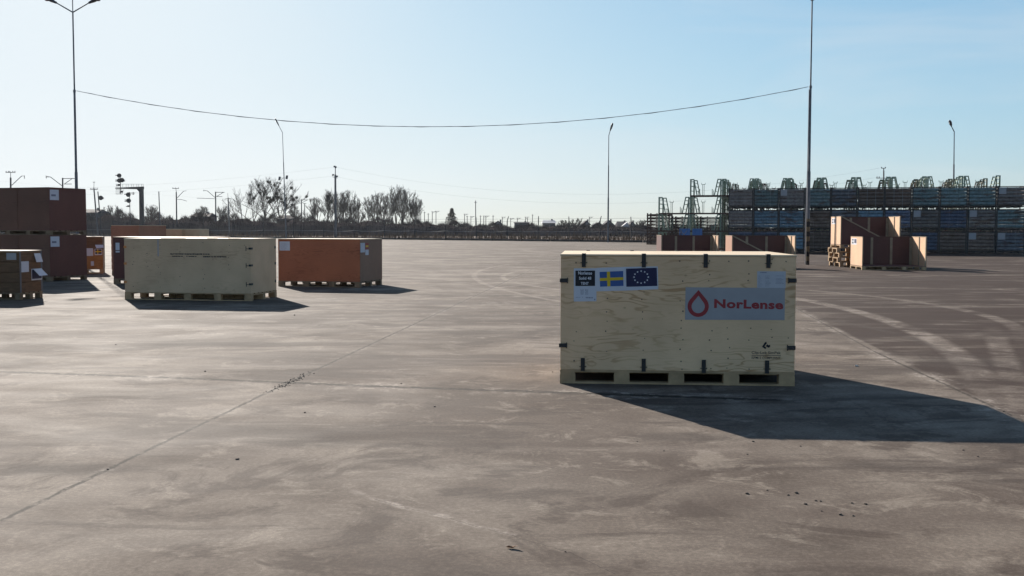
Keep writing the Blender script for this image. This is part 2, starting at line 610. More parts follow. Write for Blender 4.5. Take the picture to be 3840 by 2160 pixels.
    h = t.math('ADD', t.math('MULTIPLY', fine, .7), t.math('MULTIPLY', grit, .4))
    t.bump(h, .5, .006)
    col = t.mix(1.0, col, (.68, .62, .56), 'MULTIPLY')
    return t.done(col, t.ramp(med, [(.3, .82), (.7, .94)]), .08)


# ---------------------------------------------------------------- ground sheets and kerb
FA, FB = Vector((-85, 218, 0)), Vector((16.6, 131, 0))       # the line of kerb and fence
FD = (FB - FA).normalized()
FN = Vector((-FD.y, FD.x, 0))
if FN.y < 0:
    FN = -FN


def fence_at(px):
    """point on the fence line seen at picture column px"""
    k = ray(px, 880)
    m = k.x / k.y
    # FA + s*FD : x = m*y
    s = (m * FA.y - FA.x) / (FD.x - m * FD.y)
    return FA + FD * s


KL, KR = FA - FD * 260, FA + FD * 330
mb = MB()
mb.add([(KL.x, KL.y, 0), (KL.x - 40, -60, 0), (KR.x, -60, 0), (KR.x, KR.y, 0)], [(0, 1, 2, 3)])
yard = mb.build('yard_ground', yard_material())
tag(yard, kind='structure')


def field_material():
    t = NT('dry_field')
    geo = t.n.new('ShaderNodeNewGeometry').outputs['Position']
    n = t.noise(t.vmath('MULTIPLY', geo, (.3, 1, 1)), .12, 6, .7)
    n2 = t.noise(geo, 2, 5, .7)
    c = t.ramp(n, [(.3, (.055, .032, .022)), (.7, (.105, .066, .045))])
    c = t.mix(t.math('MULTIPLY', n2, .5), c, (.05, .04, .03))
    return t.done(c, .95, .1)


mb = MB()
mb.add([(-5000, -300, -.03), (5000, -300, -.03), (5000, 7000, -.03), (-5000, 7000, -.03)], [(0, 1, 2, 3)])
tag(mb.build('field_ground', field_material()), kind='structure')
mb = MB()
n = 120
for i in range(n):
    a = KL + (KR - KL) * (i / n)
    b = KL + (KR - KL) * ((i + 1) / n - .0006)
    z = .30 + .05 * random.random()
    mb.obox(((a + b) / 2 + FN * .25 + Vector((0, 0, z / 2 - .05))), (b - a) / 2, FN * .2, Vector((0, 0, z / 2)))
tag(mb.build('kerb', M_kerb), kind='structure')


# ---------------------------------------------------------------- writing helper
def text_mesh(txt, bold=0.0, font_shear=0.0):
    c = bpy.data.curves.new('lettering', 'FONT')
    c.body = txt
    c.size = 1
    c.offset = bold
    c.shear = font_shear
    c.resolution_u = 3
    c.space_character = 1 + bold * 1.6
    c.fill_mode = 'FRONT'
    o = bpy.data.objects.new('lettering', c)
    COL.objects.link(o)
    dg = bpy.context.evaluated_depsgraph_get()
    me = o.evaluated_get(dg).to_mesh()
    vs = [tuple(v.co) for v in me.vertices]
    fs = [tuple(p.vertices) for p in me.polygons]
    o.evaluated_get(dg).to_mesh_clear()
    bpy.data.objects.remove(o)
    bpy.data.curves.remove(c)
    return vs, fs


def lettering(name, txt, x0, x1, zb, zt, y, mat, parent, bold=0.0, tilt=0.0):
    vs, fs = text_mesh(txt, bold)
    ax, bx = min(v[0] for v in vs), max(v[0] for v in vs)
    az, bz = min(v[1] for v in vs), max(v[1] for v in vs)
    mb = MB()
    out = []
    for v in vs:
        x = x0 + (v[0] - ax) / (bx - ax) * (x1 - x0)
        z = zb + (v[1] - az) / (bz - az) * (zt - zb) + tilt * (x - x0)
        out.append((x, y, z))
    mb.add(out, fs)
    return mb.build(name, mat, parent)


def scribble(mb, x0, x1, z0, z1, y, rnd, gap=.35):
    """a row of printed marks too small to read"""
    h = z1 - z0
    x = x0
    while x < x1:
        w_ = h * (.4 + .5 * rnd.random())
        zz = z0 + h * .2 * rnd.random()
        mb.add([(x, y, zz), (min(x + w_, x1), y, zz), (min(x + w_, x1), y, z1 - h * .25 * rnd.random()), (x, y, z1)], [(0, 1, 2, 3)])
        x += w_ + h * gap * (1 if rnd.random() < .8 else 2.5)


def sheet(name, quad, y, mat, parent, th=.002):
    """flat sheet on a front face: quad of (x,z), thickness towards -y"""
    mb = MB()
    vs = [(x, y, z) for x, z in quad] + [(x, y - th, z) for x, z in quad]
    mb.add(vs, [(3, 2, 1, 0), (4, 5, 6, 7), (0, 1, 5, 4), (1, 2, 6, 5), (2, 3, 7, 6), (3, 0, 4, 7)])
    return mb.build(name, mat, parent)


# ---------------------------------------------------------------- pallets and crates
def pallet_part(parent, w_, d_, h_, nb, nr, mat, closed=False, name='pallet', x0=0.0, y0=0.0):
    """deck mesh with its blocks and runners as pieces of their own"""
    t1 = .022
    bw = .16 if nb > 3 else .12
    deck = MB()
    nbd = max(5, int(d_ / .2))
    for i in range(nbd):
        ya = y0 + (d_ - .13) * i / (nbd - 1)
        deck.box(x0, x0 + w_, ya, ya + .13, h_ - t1, h_)
    for i in range(nb):
        xa = x0 + (w_ - bw) * i / (nb - 1)
        deck.box(xa + .003, xa + bw - .003, y0 + .002, y0 + d_ - .002, h_ - 2 * t1, h_ - t1 - .0005)
    dk = deck.build(name, mat, parent)
    for i in range(nb):
        for j in range(nr):
            xa = x0 + (w_ - bw) * i / (nb - 1)
            ya = y0 + (d_ - .12) * j / (nr - 1)
            MB().box(xa, xa + bw, ya, ya + .12, t1, h_ - 2 * t1 - .0005).build('block', mat, dk)
    for j in range(nr):
        ya = y0 + (d_ - .12) * j / (nr - 1)
        MB().box(x0, x0 + w_, ya - .001, ya + .121, .002, t1 - .0005).build('runner', mat, dk)
    if closed:
        MB().box(x0 + closed, x0 + w_ - .01, y0 + d_ * .5 - .02, y0 + d_ * .5 + .02, t1, h_ - 2 * t1 - .001).build('added_gap_board', mat, dk)  # board added under the deck so light is blocked and gaps stay dark
    return dk


def crate(name, label, cat, loc, rz, w_, d_, h_, hp, body, lidm, palm, nb=5, nr=3, z0=0.0, side=None, closed=False, lidt=.018, group=None):
    t = thing(name, label, cat, (loc[0], loc[1], z0), rz, group)
    pallet_part(t, w_, d_, hp, nb, nr, palm, closed)
    MB().box(.004, w_ - .004, .004, d_ - .004, hp, h_ - lidt).build('body', body, t, bevel=.004)
    MB().box(0, w_, 0, d_, h_ - lidt + .001, h_).build('lid', lidm, t, bevel=.004)
    if side:
        MB().box(w_ - .003, w_ + .010, .006, d_ - .006, hp + .002, h_ - lidt - .002).build('end_panel', side, t)
    return t


# --- the big pale crate in front
NW, ND, NH = 2.4017, 1.7536, 1.3456
nl = thing('plywood_crate', 'big pale plywood crate with flag posters and a red drop banner', 'crate', (.5001, 10.8967, 0), -.075)
HP = .145
pallet_part(nl, NW, ND, HP, 5, 3, M_pallet, closed=.01)
# wider front blocks as the photograph shows are separate pieces
MB().box(.004, NW - .004, .004, ND - .004, HP, NH - .02).build('body', M_ply, nl, bevel=.004)
MB().box(-.002, NW + .002, -.002, ND + .002, NH - .019, NH).build('lid', M_lid, nl, bevel=.004)


def nz(zx, zy):
    """place on the front face read from the enlarged picture of it"""
    v = (zy - 170) / (1285 - 170)
    for _ in range(3):
        xl, xr = 93 - 3 * v, 2175 - 27 * v
        u = (zx - xl) / (xr - xl)
        top, bot = 170 + 17 * u, 1285 + 60 * u
        v = (zy - top) / (bot - top)
    return (u * NW, (1 - v) * NH)


def quad(*pts):
    q = [nz(*p) for p in pts]
    return [q[3], q[2], q[1], q[0]] if len(q) == 4 else q


FY = .004


def clip(name, x, z, ln, vertical, parent, wrap=0):
    mb = MB()
    w2 = .0205
    if vertical:
        mb.box(x - w2, x + w2, FY - .012, FY + .001, z - ln / 2, z + ln / 2)
        mb.box(x - w2 * .45, x + w2 * .45, FY - .018, FY - .011, z - ln * .12, z + ln * .38)
        mb.box(x - .036, x + .036, FY - .005, FY, z - ln * .16 - .003, z - ln * .16 + .003)
        mb.box(x + .029, x + .034, FY - .007, FY, z - ln * .22, z - ln * .10)
        if wrap > 0:
            mb.box(x - w2, x + w2, FY - .012, .075, NH + .0005, NH + .008)
    else:
        mb.box(x - ln / 2, x + ln / 2, FY - .012, FY + .001, z - w2, z + w2)
        ex = x + (ln / 2 - .006) * (-wrap)
        mb.box(ex - .004, ex + .004, FY - .007, FY, z - .03, z + .03)
    return mb.build(name, M_black, parent)


for zx, zy in ((302, 225), (835, 230), (1380, 237), (1928, 243)):
    x, z = nz(zx, zy)
    clip('clip', x, NH - .066, .134, True, nl, 1)
for zx, zy in ((294, 1123), (833, 1137), (1360, 1155), (1910, 1168)):
    x, z = nz(zx, zy)
    clip('clip', x, z, .134, True, nl)
for zx, zy, s_ in ((124, 396, -1), (118, 955, -1), (2136, 410, 1), (2118, 1002, 1)):
    x, z = nz(zx, zy)
    clip('clip', x if s_ < 0 else NW - .041, z, .085, False, nl, s_)
for i, x in enumerate((.28, .80, 1.33, 1.86)):
    MB().box(x - .02, x + .02, ND - .06, ND + .012, NH + .0005, NH + .009).build('clip', M_black, nl)
rs = random.Random(5)
for zx in (225, 510, 828, 1165, 1420, 1575, 1760, 1960, 2095):
    for zy in (235, 340, 405, 490, 570, 660, 745, 830, 915, 1010, 1100, 1170):
        if rs.random() < .22:
            continue
        jx, jy = zx + rs.uniform(-14, 14), zy + rs.uniform(-16, 16)
        if 205 < jx < 970 and 275 < jy < 590 and not (jx > 420 and jy > 500):
            continue
        if jx > 1190 and 455 < jy < 765 or jx > 1815 and 320 < jy < 480 or jx > 1760 and jy > 940:
            continue
        x, z = nz(jx, jy)
        r_ = rs.uniform(.0055, .009)
        MB().add([(x + r_ * math.cos(k * math.pi / 3), FY - .0015, z + r_ * math.sin(k * math.pi / 3)) for k in range(6)], [(0, 1, 2, 3, 4, 5)]).build('screw', M_screw, nl)

# poster 1
s1 = sheet('poster', quad((213, 293), (415, 293), (414, 577), (213, 578)), FY - .0008, M_paper, nl, .001)
sheet('black_panel', quad((227, 313), (402, 313), (402, 445), (227, 445)), FY - .0022, M_ink, s1, .0006)
for txt, x0, x1, yb, yt in (('Norlense', 253, 375, 347, 319), ('Solid 48', 260, 368, 390, 365), ('TENT', 275, 345, 434, 411)):
    a, b, c = nz(x0, yb), nz(x1, yb), nz(x0, yt)
    lettering('lettering', txt, a[0], b[0], a[1], c[1], FY - .0034, M_white, s1, .012)
sm = MB()
for i in range(5):
    for (xa, xb) in ((273, 303), (314, 342)):
        a, b = nz(xa, 478 + i * 10), nz(xb, 472 + i * 10)
        scribble(sm, a[0], b[0], a[1], b[1] , FY - .0024, rs)
for (xa, xb, ya, yb) in ((230, 272, 545, 541), (288, 300, 546, 538), (320, 385, 552, 541), (395, 408, 568, 556)):
    a, b = nz(xa, ya), nz(xb, yb)
    scribble(sm, a[0], b[0], a[1], b[1], FY - .0024, rs)
sm.build('print', M_greyink, s1)['kind'] = 'stuff'
# poster 2: blue flag with yellow cross
s2 = sheet('poster', quad((415, 290), (676, 283), (676, 487), (415, 492)), FY - .0012, M_paper, nl, .001)
sheet('blue_field', quad((442, 325), (652, 318), (655, 447), (447, 452)), FY - .0024, M_flagblue, s2, .0006)
sheet('yellow_cross', quad((507, 323), (535, 322), (539, 449), (511, 450)), FY - .0034, M_yellow, s2, .0005)
sheet('yellow_cross', quad((444, 378), (653, 371), (654, 396), (445, 403)), FY - .0040, M_yellow, s2, .0005)
# poster 3: ring of stars
s3 = sheet('poster', quad((672, 283), (958, 280), (963, 478), (672, 487)), FY - .0024, M_paper, nl, .001)
sheet('blue_field', quad((677, 298), (949, 291), (954, 449), (680, 455)), FY - .0036, M_inkblue, s3, .0006)
st = MB()
for k in range(12):
    a = 2 * math.pi * k / 12 + math.pi / 2
    cx, cz = nz(811 + 63 * math.cos(a), 372 - 52 * math.sin(a))
    ps = []
    for j in range(10):
        rr = .0105 if j % 2 == 0 else .0045
        b = math.pi / 2 + j * math.pi / 5
        ps.append((cx + rr * math.cos(b), FY - .0050, cz + rr * math.sin(b)))
    st.add(ps, [tuple(range(10))])
st.build('star_ring', M_white, s3)
# list paper
s4 = sheet('list_paper', quad((1830, 327), (2078, 330), (2075, 478), (1828, 474)), FY - .0008, M_list, nl, .0008)
sm = MB()
for i in range(9):
    for (xa, xb) in ((1838, 1880), (1900, 1950), (1990, 2060)):
        if rs.random() < .75:
            a, b = nz(xa, 371 + i * 11), nz(xb - rs.uniform(0, 20), 367 + i * 11)
            scribble(sm, a[0], b[0], a[1], b[1], FY - .0022, rs)
a, b = nz(1855, 342), nz(1912, 335)
scribble(sm, a[0], b[0], a[1], b[1], FY - .0022, rs, .15)
sm.build('print', M_greyink, s4)['kind'] = 'stuff'
# banner with drop
s5 = sheet('banner', quad((1203, 463), (2070, 475), (2065, 757), (1197, 745)), FY - .0012, M_paper2, nl, .0012)


def drop(ccx, ccy, r_, ay):
    pts = []
    dy = ccy - ay
    th = math.acos(min(.99, r_ / dy))
    a0 = math.pi / 2 - th
    for i in range(29):
        a = a0 + (-(math.pi * 2 - 2 * th)) * i / 28
        pts.append((ccx + r_ * math.cos(a), ccy - r_ * math.sin(a)))
    return [(ccx + 3, ay)] + pts


o_ = [nz(*q) for q in drop(1313, 629, 93, 487)]
i_ = [nz(*q) for q in drop(1313, 631, 58, 536)]
dm = MB()
n = len(o_)
dm.add([(x, FY - .0030, z) for x, z in o_] + [(x, FY - .0030, z) for x, z in i_], [(k, (k + 1) % n, n + (k + 1) % n, n + k) for k in range(n)])
dm.build('drop_logo', M_redink, s5)
a, b, c = nz(1452, 646), nz(2053, 664), nz(1452, 567)
lettering('lettering', 'NorLense', a[0], b[0], a[1] + .0, c[1], FY - .0030, M_redink, s5, .04, tilt=(b[1] - a[1]) / (b[0] - a[0]))
# stencil
a, b, c = nz(1778, 1058), nz(2030, 1064), nz(1778, 1028)
sx = lettering('stencil', 'Clip-Lok SimPak', a[0], b[0], a[1], c[1], FY - .0012, M_ink, nl, .012)
a, b, c = nz(1778, 1096), nz(2028, 1100), nz(1778, 1074)
lettering('stencil_line', 'ISPM15 COMPLIANT', a[0], b[0], a[1], c[1], FY - .0012, M_ink, sx, .004)
sheet('stencil_rule', quad((1778, 1062), (2030, 1067), (2030, 1071), (1778, 1066)), FY - .0004, M_ink, sx, .0008)
lg = MB()
for poly in (((1868, 990), (1893, 952), (1905, 946), (1912, 958), (1890, 986), (1908, 1000), (1896, 1010)), ((1900, 985), (1915, 968), (1925, 978), (1938, 972), (1940, 990), (1925, 1000), (1912, 992))):
    lg.add([(nz(*q)[0], FY - .0012, nz(*q)[1]) for q in poly], [tuple(range(len(poly)))])
lg.build('stencil_mark', M_ink, sx)

# --- pale crate further back, orange-brown crate
pc = crate('plywood_crate', 'long pale plywood crate with a faint stencil and orange corner clips', 'crate', (-8.7325, 23.7244), -.1667, 3.0189, 1.4605, 1.3833, .17, M_ply2, M_lid, M_pallet, 5, 3, closed=.85)
PH = 1.3833
st = MB()
scribble(st, 1.12, 2.05, PH * .735, PH * .735 + .035, FY - .002, rs, .2)
scribble(st, 1.16, 1.42, PH * .70, PH * .70 + .028, FY - .002, rs, .2)
scribble(st, 1.50, 1.74, PH * .70, PH * .70 + .028, FY - .002, rs, .2)
scribble(st, 1.90, 2.45, PH * .695, PH * .695 + .034, FY - .002, rs, .2)
st.build('stencil', M_ink, pc)['kind'] = 'stuff'
for k in (.84, .57, .27):
    MB().box(-.004, .06, FY - .008, FY + .03, PH * k, PH * k + .05).build('clip', M_orangeclip, pc)
    b = MB()
    z = PH * k - .02
    b.box(2.90, 2.914, FY - .006, FY, z - .03, z + .07)
    b.box(2.914, 3.0, FY - .005, FY, z + .010, z + .022)
    b.box(2.97, 3.022, FY - .009, FY, z, z + .045)
    b.box(3.0135, 3.024, FY, .10, z, z + .045)
    b.build('clip', M_black, pc)
    MB().box(3.0135, 3.022, 1.36, 1.43, z, z + .06).build('clip', M_black, pc)
b = MB()
for i in range(34):
    x, z = rs.choice((.22, .55, .85, 1.35, 1.9, 2.5)) + rs.uniform(-.03, .03), rs.uniform(.25, 1.3)
    r_ = rs.uniform(.006, .014)
    MB().add([(x + r_ * math.cos(k * math.pi / 3), FY - .0015, z + r_ * .8 * math.sin(k * math.pi / 3)) for k in range(6)], [(0, 1, 2, 3, 4, 5)]).build('screw', M_screw, pc)
sheet('plastic_strip', [(.81, .98), (.84, .98), (.84, 1.36), (.81, 1.36)], FY - .0006, M_paper2, pc, .001)
b = MB()
for x0, x1 in ((.9, 1.45), (2.0, 2.2), (2.5, 2.75)):
    b.box(x0, x1, -.012, .10, PH - .006, PH + .006)
b.build('loose_edge_strip', M_lid, pc)

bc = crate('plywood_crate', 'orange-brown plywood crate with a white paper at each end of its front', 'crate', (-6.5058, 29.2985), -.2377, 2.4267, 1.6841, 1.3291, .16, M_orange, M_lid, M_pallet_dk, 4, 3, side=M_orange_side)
BH = 1.3291
p_ = sheet('paper', [(.05, 1.00), (.36, 1.00), (.36, 1.25), (.05, 1.25)], FY - .001, M_paper, bc, .001)
b = MB()
for i in range(10):
    scribble(b, .08, .33 - rs.uniform(0, .12), 1.03 + i * .02, 1.037 + i * .02, FY - .003, rs)
b.build('print', M_greyink, p_)['kind'] = 'stuff'


def side_sheet(name, y0, y1, z0, z1, x, mat, parent, th=.002):
    return MB().box(x, x + th, y0, y1, z0, z1).build(name, mat, parent)


SXB = 2.4267 + .0105
p_ = side_sheet('paper', .02, .34, .96, 1.22, SXB, M_paper, bc)
p_ = side_sheet('notice', .38, .62, 1.04, 1.21, SXB, M_redink, bc)
side_sheet('notice_band', .40, .60, 1.10, 1.15, SXB + .0025, M_yellow, p_, .001)
side_sheet('paper', .38, .62, .88, 1.03, SXB, M_paper, bc)

# --- dark red crate behind the pale one
fl = at(426, 1065)
drc = crate('plywood_crate', 'dark red-brown crate standing directly behind the long pale crate', 'crate', (fl.x, fl.y), -.13, 3.02, 1.3, 1.36, .16, M_darkred, M_tan, M_pallet_dk, 5, 3)
p_ = sheet('paper', [(.08, .98), (.20, .98), (.20, 1.19), (.08, 1.19)], FY - .001, M_paper, drc, .001)
sheet('paper', [(.08, .91), (.20, .91), (.20, .955), (.08, .955)], FY - .001, M_paper, drc, .001)

# --- two stacked dark brown crates at the edge
c0 = at(189, 1056)
yaw = -.37
W2, D2, H2 = 2.5, 1.5, 1.405
ox = c0.x - math.cos(yaw) * W2
oy = c0.y - math.sin(yaw) * W2
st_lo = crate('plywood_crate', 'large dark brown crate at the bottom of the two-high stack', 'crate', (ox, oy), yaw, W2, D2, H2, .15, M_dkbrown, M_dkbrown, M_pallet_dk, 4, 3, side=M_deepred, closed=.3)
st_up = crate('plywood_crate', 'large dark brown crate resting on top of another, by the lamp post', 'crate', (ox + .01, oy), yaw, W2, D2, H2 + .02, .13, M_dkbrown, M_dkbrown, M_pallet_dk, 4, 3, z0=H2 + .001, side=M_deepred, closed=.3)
for c_ in (st_lo, st_up):
    p_ = side_sheet('paper', .03, .38, H2 - .36, H2 - .05, W2 + .0105, M_paper, c_)
    side_sheet('printed_block', .08, .26, H2 - .25, H2 - .19, W2 + .0130, M_greyink, p_, .0004)
    MB().box(1.24, 1.262, -.008, .0035, .16, H2 - .03).build('seam_strip', M_dkbrown, c_)


# --- pallet collar boxes with papers
def collar_box(label, corner, yaw, w_, d_, hp, n, hc, mats, palm):
    """corner: front right base corner; sides built of stacked wooden collars"""
    ox = corner.x - math.cos(yaw) * w_
    oy = corner.y - math.sin(yaw) * w_
    t = thing('collar_box', label, 'pallet box', (ox, oy, 0), yaw, 'wooden pallet boxes')
    pallet_part(t, w_, d_, hp, 3, 3, palm)
    for i in range(n):
        z = hp + i * hc
        b = MB()
        b.box(0, w_, 0, .025, z + .003, z + hc - .003)
        b.box(0, w_, d_ - .025, d_, z + .003, z + hc - .003)
        b.box(0, .025, .0255, d_ - .0255, z + .003, z + hc - .003)
        b.box(w_ - .025, w_, .0255, d_ - .0255, z + .003, z + hc - .003)
        b.build('collar', mats[i % len(mats)], t, bevel=.004)
    zt = hp + n * hc
    MB().box(-.005, w_ + .005, -.005, d_ + .005, zt - .001, zt + .02).build('lid', M_batten, t)
    for y_ in (0, d_ - .06):
        MB().box(w_ + .001, w_ + .006, y_, y_ + .06, hp, zt - .002).build('corner_hinge', M_steel, t)
    return t, zt


cb, zt = collar_box('brown pallet box of stacked wooden collars with loose papers on its end', at(76, 1126), -.10, 1.25, .92, .16, 4, .23, [M_collar, M_collar, M_collar, M_collar], M_pallet_dk)
X = 1.25
side_sheet('paper', .06, .36, .62, .86, X + .007, M_paper, cb)
q = MB()
q.add([(X + .02, .56, 1.03), (X + .02, .82, 1.03), (X + .06, .86, .83), (X + .06, .59, .83)], [(0, 1, 2, 3)])
q.add([(X + .022, .56, 1.03), (X + .022, .82, 1.03), (X + .062, .86, .83), (X + .062, .59, .83)], [(3, 2, 1, 0)])
q.build('curled_paper', M_paper, cb)
f_ = side_sheet('flag_poster', .46, .90, .42, .68, X + .007, M_paper, cb)
side_sheet('blue_field', .48, .88, .45, .66, X + .010, M_inkblue, f_, .001)
q = MB()
q.add([(X + .025, .50, .68), (X + .025, .84, .68), (X + .13, .93, .52), (X + .13, .58, .52)], [(0, 1, 2, 3)])
q.add([(X + .027, .50, .682), (X + .027, .84, .682), (X + .132, .93, .522), (X + .132, .58, .522)], [(3, 2, 1, 0)])
q.build('curled_paper', M_paper, cb)
sheet('clear_tape', [(.95, .90), (1.18, .90), (1.18, 1.05), (.95, 1.05)], -.001, M_paper2, cb, .001)

oc = at(387, 1026)
ob, zt = collar_box('orange-brown pallet box with a flag paper, half hidden by the crate stack', oc, .30, 1.2, .9, .17, 5, .225, [M_collar2, M_collar2, M_collar2, M_collar, M_collar], M_pallet)
f_ = sheet('flag_poster', [(.93, .66), (1.18, .66), (1.18, .88), (.93, .88)], -.001, M_paper, ob, .001)
sheet('blue_field', [(.95, .70), (1.16, .70), (1.16, .86), (.95, .86)], -.0025, M_inkblue, f_, .001)
sheet('yellow_cross', [(.95, .76), (1.16, .76), (1.16, .80), (.95, .80)], -.004, M_yellow, f_, .001)
sheet('yellow_cross', [(1.02, .70), (1.05, .70), (1.05, .86), (1.02, .86)], -.0052, M_yellow, f_, .001)
sheet('paper', [(.62, .63), (.88, .63), (.88, .90), (.62, .90)], -.001, M_paper, ob, .001)
sheet('paper', [(.80, .28), (.90, .28), (.90, .44), (.80, .44)], -.001, M_paper, ob, .001)
q = MB()
q.add([(.95, -.03, 1.02), (1.22, -.03, 1.02), (1.24, -.12, .92), (1.0, -.12, .90)], [(3, 2, 1, 0)])
q.add([(.95, -.032, 1.022), (1.22, -.032, 1.022), (1.24, -.122, .922), (1.0, -.122, .902)], [(0, 1, 2, 3)])
q.build('curled_paper', M_paper, ob)

# --- tall slatted red-brown crate and small pale boxes at the back
Yb = 36.0
a = atY(417, 880, Yb)
wb = atY(553, 880, Yb).x - a.x
t = crate('plank_crate', 'red-brown plank crate rising behind the dark red crate', 'crate', (a.x, a.y), -.45, wb / math.cos(.45) * .93, 1.25, 1.71, .15, M_red_ply, M_lid, M_pallet_dk, 4, 3)
b = MB()
for k in range(7):
    b.box(.0, wb / math.cos(.45) * .93, -.012, .003, .2 + k * .21, .2 + k * .21 + .19)
b.build('plank_cladding', M_red_ply, t)
Yb = 42.0
a = atY(620, 880, Yb)
for k, (p0, p1, lab) in enumerate(((621, 683, 'small pale plywood box beside the red-brown plank crate'), (690, 750, 'small pale plywood box, farther from the red-brown plank crate than its twin'))):
    a, b_ = atY(p0, 880, Yb + k * .3), atY(p1, 880, Yb + k * .3)
    crate('plywood_box', lab, 'box', (a.x, a.y), -.06, b_.x - a.x, 1.1, 1.585, .14, (M_tan, M_ply2)[k], M_lid, M_pallet, 3, 3, group='small pale boxes')


# --- open-fronted crates on the right
def open_crate(label, fl_, yaw, w_, d_, h_, hp, z0=0.0, nbay=3, brace=False, flag=True, left=M_tan, right=M_tan):
    t = thing('open_crate', label, 'open crate', (fl_[0], fl_[1], z0), yaw, 'open crates')
    pallet_part(t, w_, d_, hp, 4, 3, M_pallet)
    th = .018
    MB().box(0, w_, 0, d_, hp + .001, hp + th).build('floor_panel', M_darkred, t)
    MB().box(0, w_, d_ - th, d_, hp + th, h_).build('back_panel', M_darkred, t)
    for i in range(nbay + 1):
        x = .02 + (w_ - .04 - .10) * i / nbay
        MB().box(x, x + .10, d_ - th - .026, d_ - th - .001, hp + th, h_ - .03).build('batten', M_batten, t)
    for xa, side, mt in ((0, 1, left), (w_ - th, -1, right)):
        MB().box(xa, xa + th, 0, d_ - th - .001, hp + th, h_).build('end_panel', mt, t)
        # uprights inside
        xi = xa + (th + .001 if side > 0 else -.026)
        for y_ in (.0, d_ * .45):
            MB().box(xi, xi + .025, y_, y_ + .09, hp + th, h_ - .002).build('batten', M_batten, t)
        MB().box(xa - .01, xa + th + .01, .0, d_, h_, h_ + .02).build('top_rail', M_batten, t)
    MB().box(th + .011, w_ - th - .011, d_ - .06, d_, h_ + .0005, h_ + .012).build('top_rail', M_darkred, t)
    if flag:
        p_ = MB().box(-.003, -.0008, d_ * .48, d_ * .93, h_ - .32, h_ - .06).build('flag_poster', M_paper, t)
        MB().box(-.0045, -.0035, d_ * .50, d_ * .68, h_ - .26, h_ - .09).build('blue_field', M_inkblue, p_)
        MB().box(-.0045, -.0035, d_ * .74, d_ * .88, h_ - .16, h_ - .09).build('printed_block', M_ink, p_)
        MB().box(-.0045, -.0035, d_ * .74, d_ * .88, h_ - .28, h_ - .20).build('printed_block', M_ink, p_)
    if brace:
        b = MB()
        zA, zB = h_ + .01, hp + (h_ - hp) * .22
        b.prism([(th + .03, hp + th + .005), (w_ * .70, hp + th + .005), (w_ * .70, zB - .04), (th + .03, zA - .05)], .002, .018)
        b.build('cut_front_panel', M_darkred, t)
        MB().bar((.02, .01, zA), (w_ * .72, .01, zB - .01), .035, .05).build('diagonal_brace', M_batten, t)
    return t


p0 = at(3232, 1012)
open_crate('open red-brown crate on the ground before the pallet stack, poster on its end', (p0.x, p0.y), -.09, 2.52, 2.05, 1.32, .14)
p1 = at(3147, 1001)
PST = .205
for k in range(4):
    o = thing('wooden_pallet', 'pale wooden pallet, %s of the stack under the raised open crate' % ('lowest', 'second from the bottom', 'third from the bottom', 'topmost')[k], 'pallet',
              (p1.x - .05 + (.08, -.03, .05, -.06)[k], p1.y + (.02, .0, .05, .02)[k], k * (PST + .001)), -.08 + (.02, -.01, .015, -.02)[k], 'pallets stacked under the open crate')
    pallet_part(o, 2.45, 1.95, PST, 4, 3, M_pallet, name='deck')
open_crate('open red-brown crate with a diagonal brace, raised on a stack of pallets', (p1.x + .03, p1.y), -.09, 2.53, 2.0, 1.36, .14, z0=4 * (PST + .001), brace=True)
YA = 45.5
a = atY(2480, 900, YA)
open_crate('open dark red crate without a brace, behind the lid of the big pale crate', (a.x, a.y), .02, 2.5, 1.3, 1.345, .14, flag=False, left=M_darkred)
YB = 43.4
a = atY(2745, 900, YB)
open_crate('open dark red crate with a diagonal brace, nearest the striped lamp post', (a.x, a.y), -.02, 2.62, 1.45, 1.35, .14, brace=True, flag=False, left=M_red_ply)


# ---------------------------------------------------------------- lamp posts
def lamp_head(parent, base, tip):
    base, tip = Vector(base), Vector(tip)
    d = (tip - base)
    L = d.length
    d.normalize()
    up = Vector((0, 0, 1))
    sx = d.cross(up).normalized()
    sy = sx.cross(d).normalized()
    b = MB()
    prof = [(0, .05, .05), (.12, .07, .06), (.35, .13, .09), (.7, .15, .10), (.93, .11, .08), (1, .05, .04)]
    vs, n = [], 10
    for (k, w_, h_) in prof:
        for j in range(n):
            a = 2 * math.pi * j / n
            q = base + d * (k * L) + sx * (w_ * math.cos(a)) + sy * (h_ * math.sin(a))
            vs.append(q)
    fs = []
    for i in range(len(prof) - 1):
        for j in range(n):
            fs.append((i * n + j, i * n + (j + 1) % n, (i + 1) * n + (j + 1) % n, (i + 1) * n + j))
    fs += [tuple(range(n))[::-1], tuple((len(prof) - 1) * n + j for j in range(n))]
    b.add(vs, fs)
    hd = b.build('lamp_head', M_lampgrey, parent, smooth=True)
    c = base + d * (L * .62) - sy * .085
    g = MB()
    g.ball(c, .5, (0.22, .22, .09), 0, random, 10, 6)
    g.build('lamp_glass', M_lens, hd, smooth=True)
    return hd


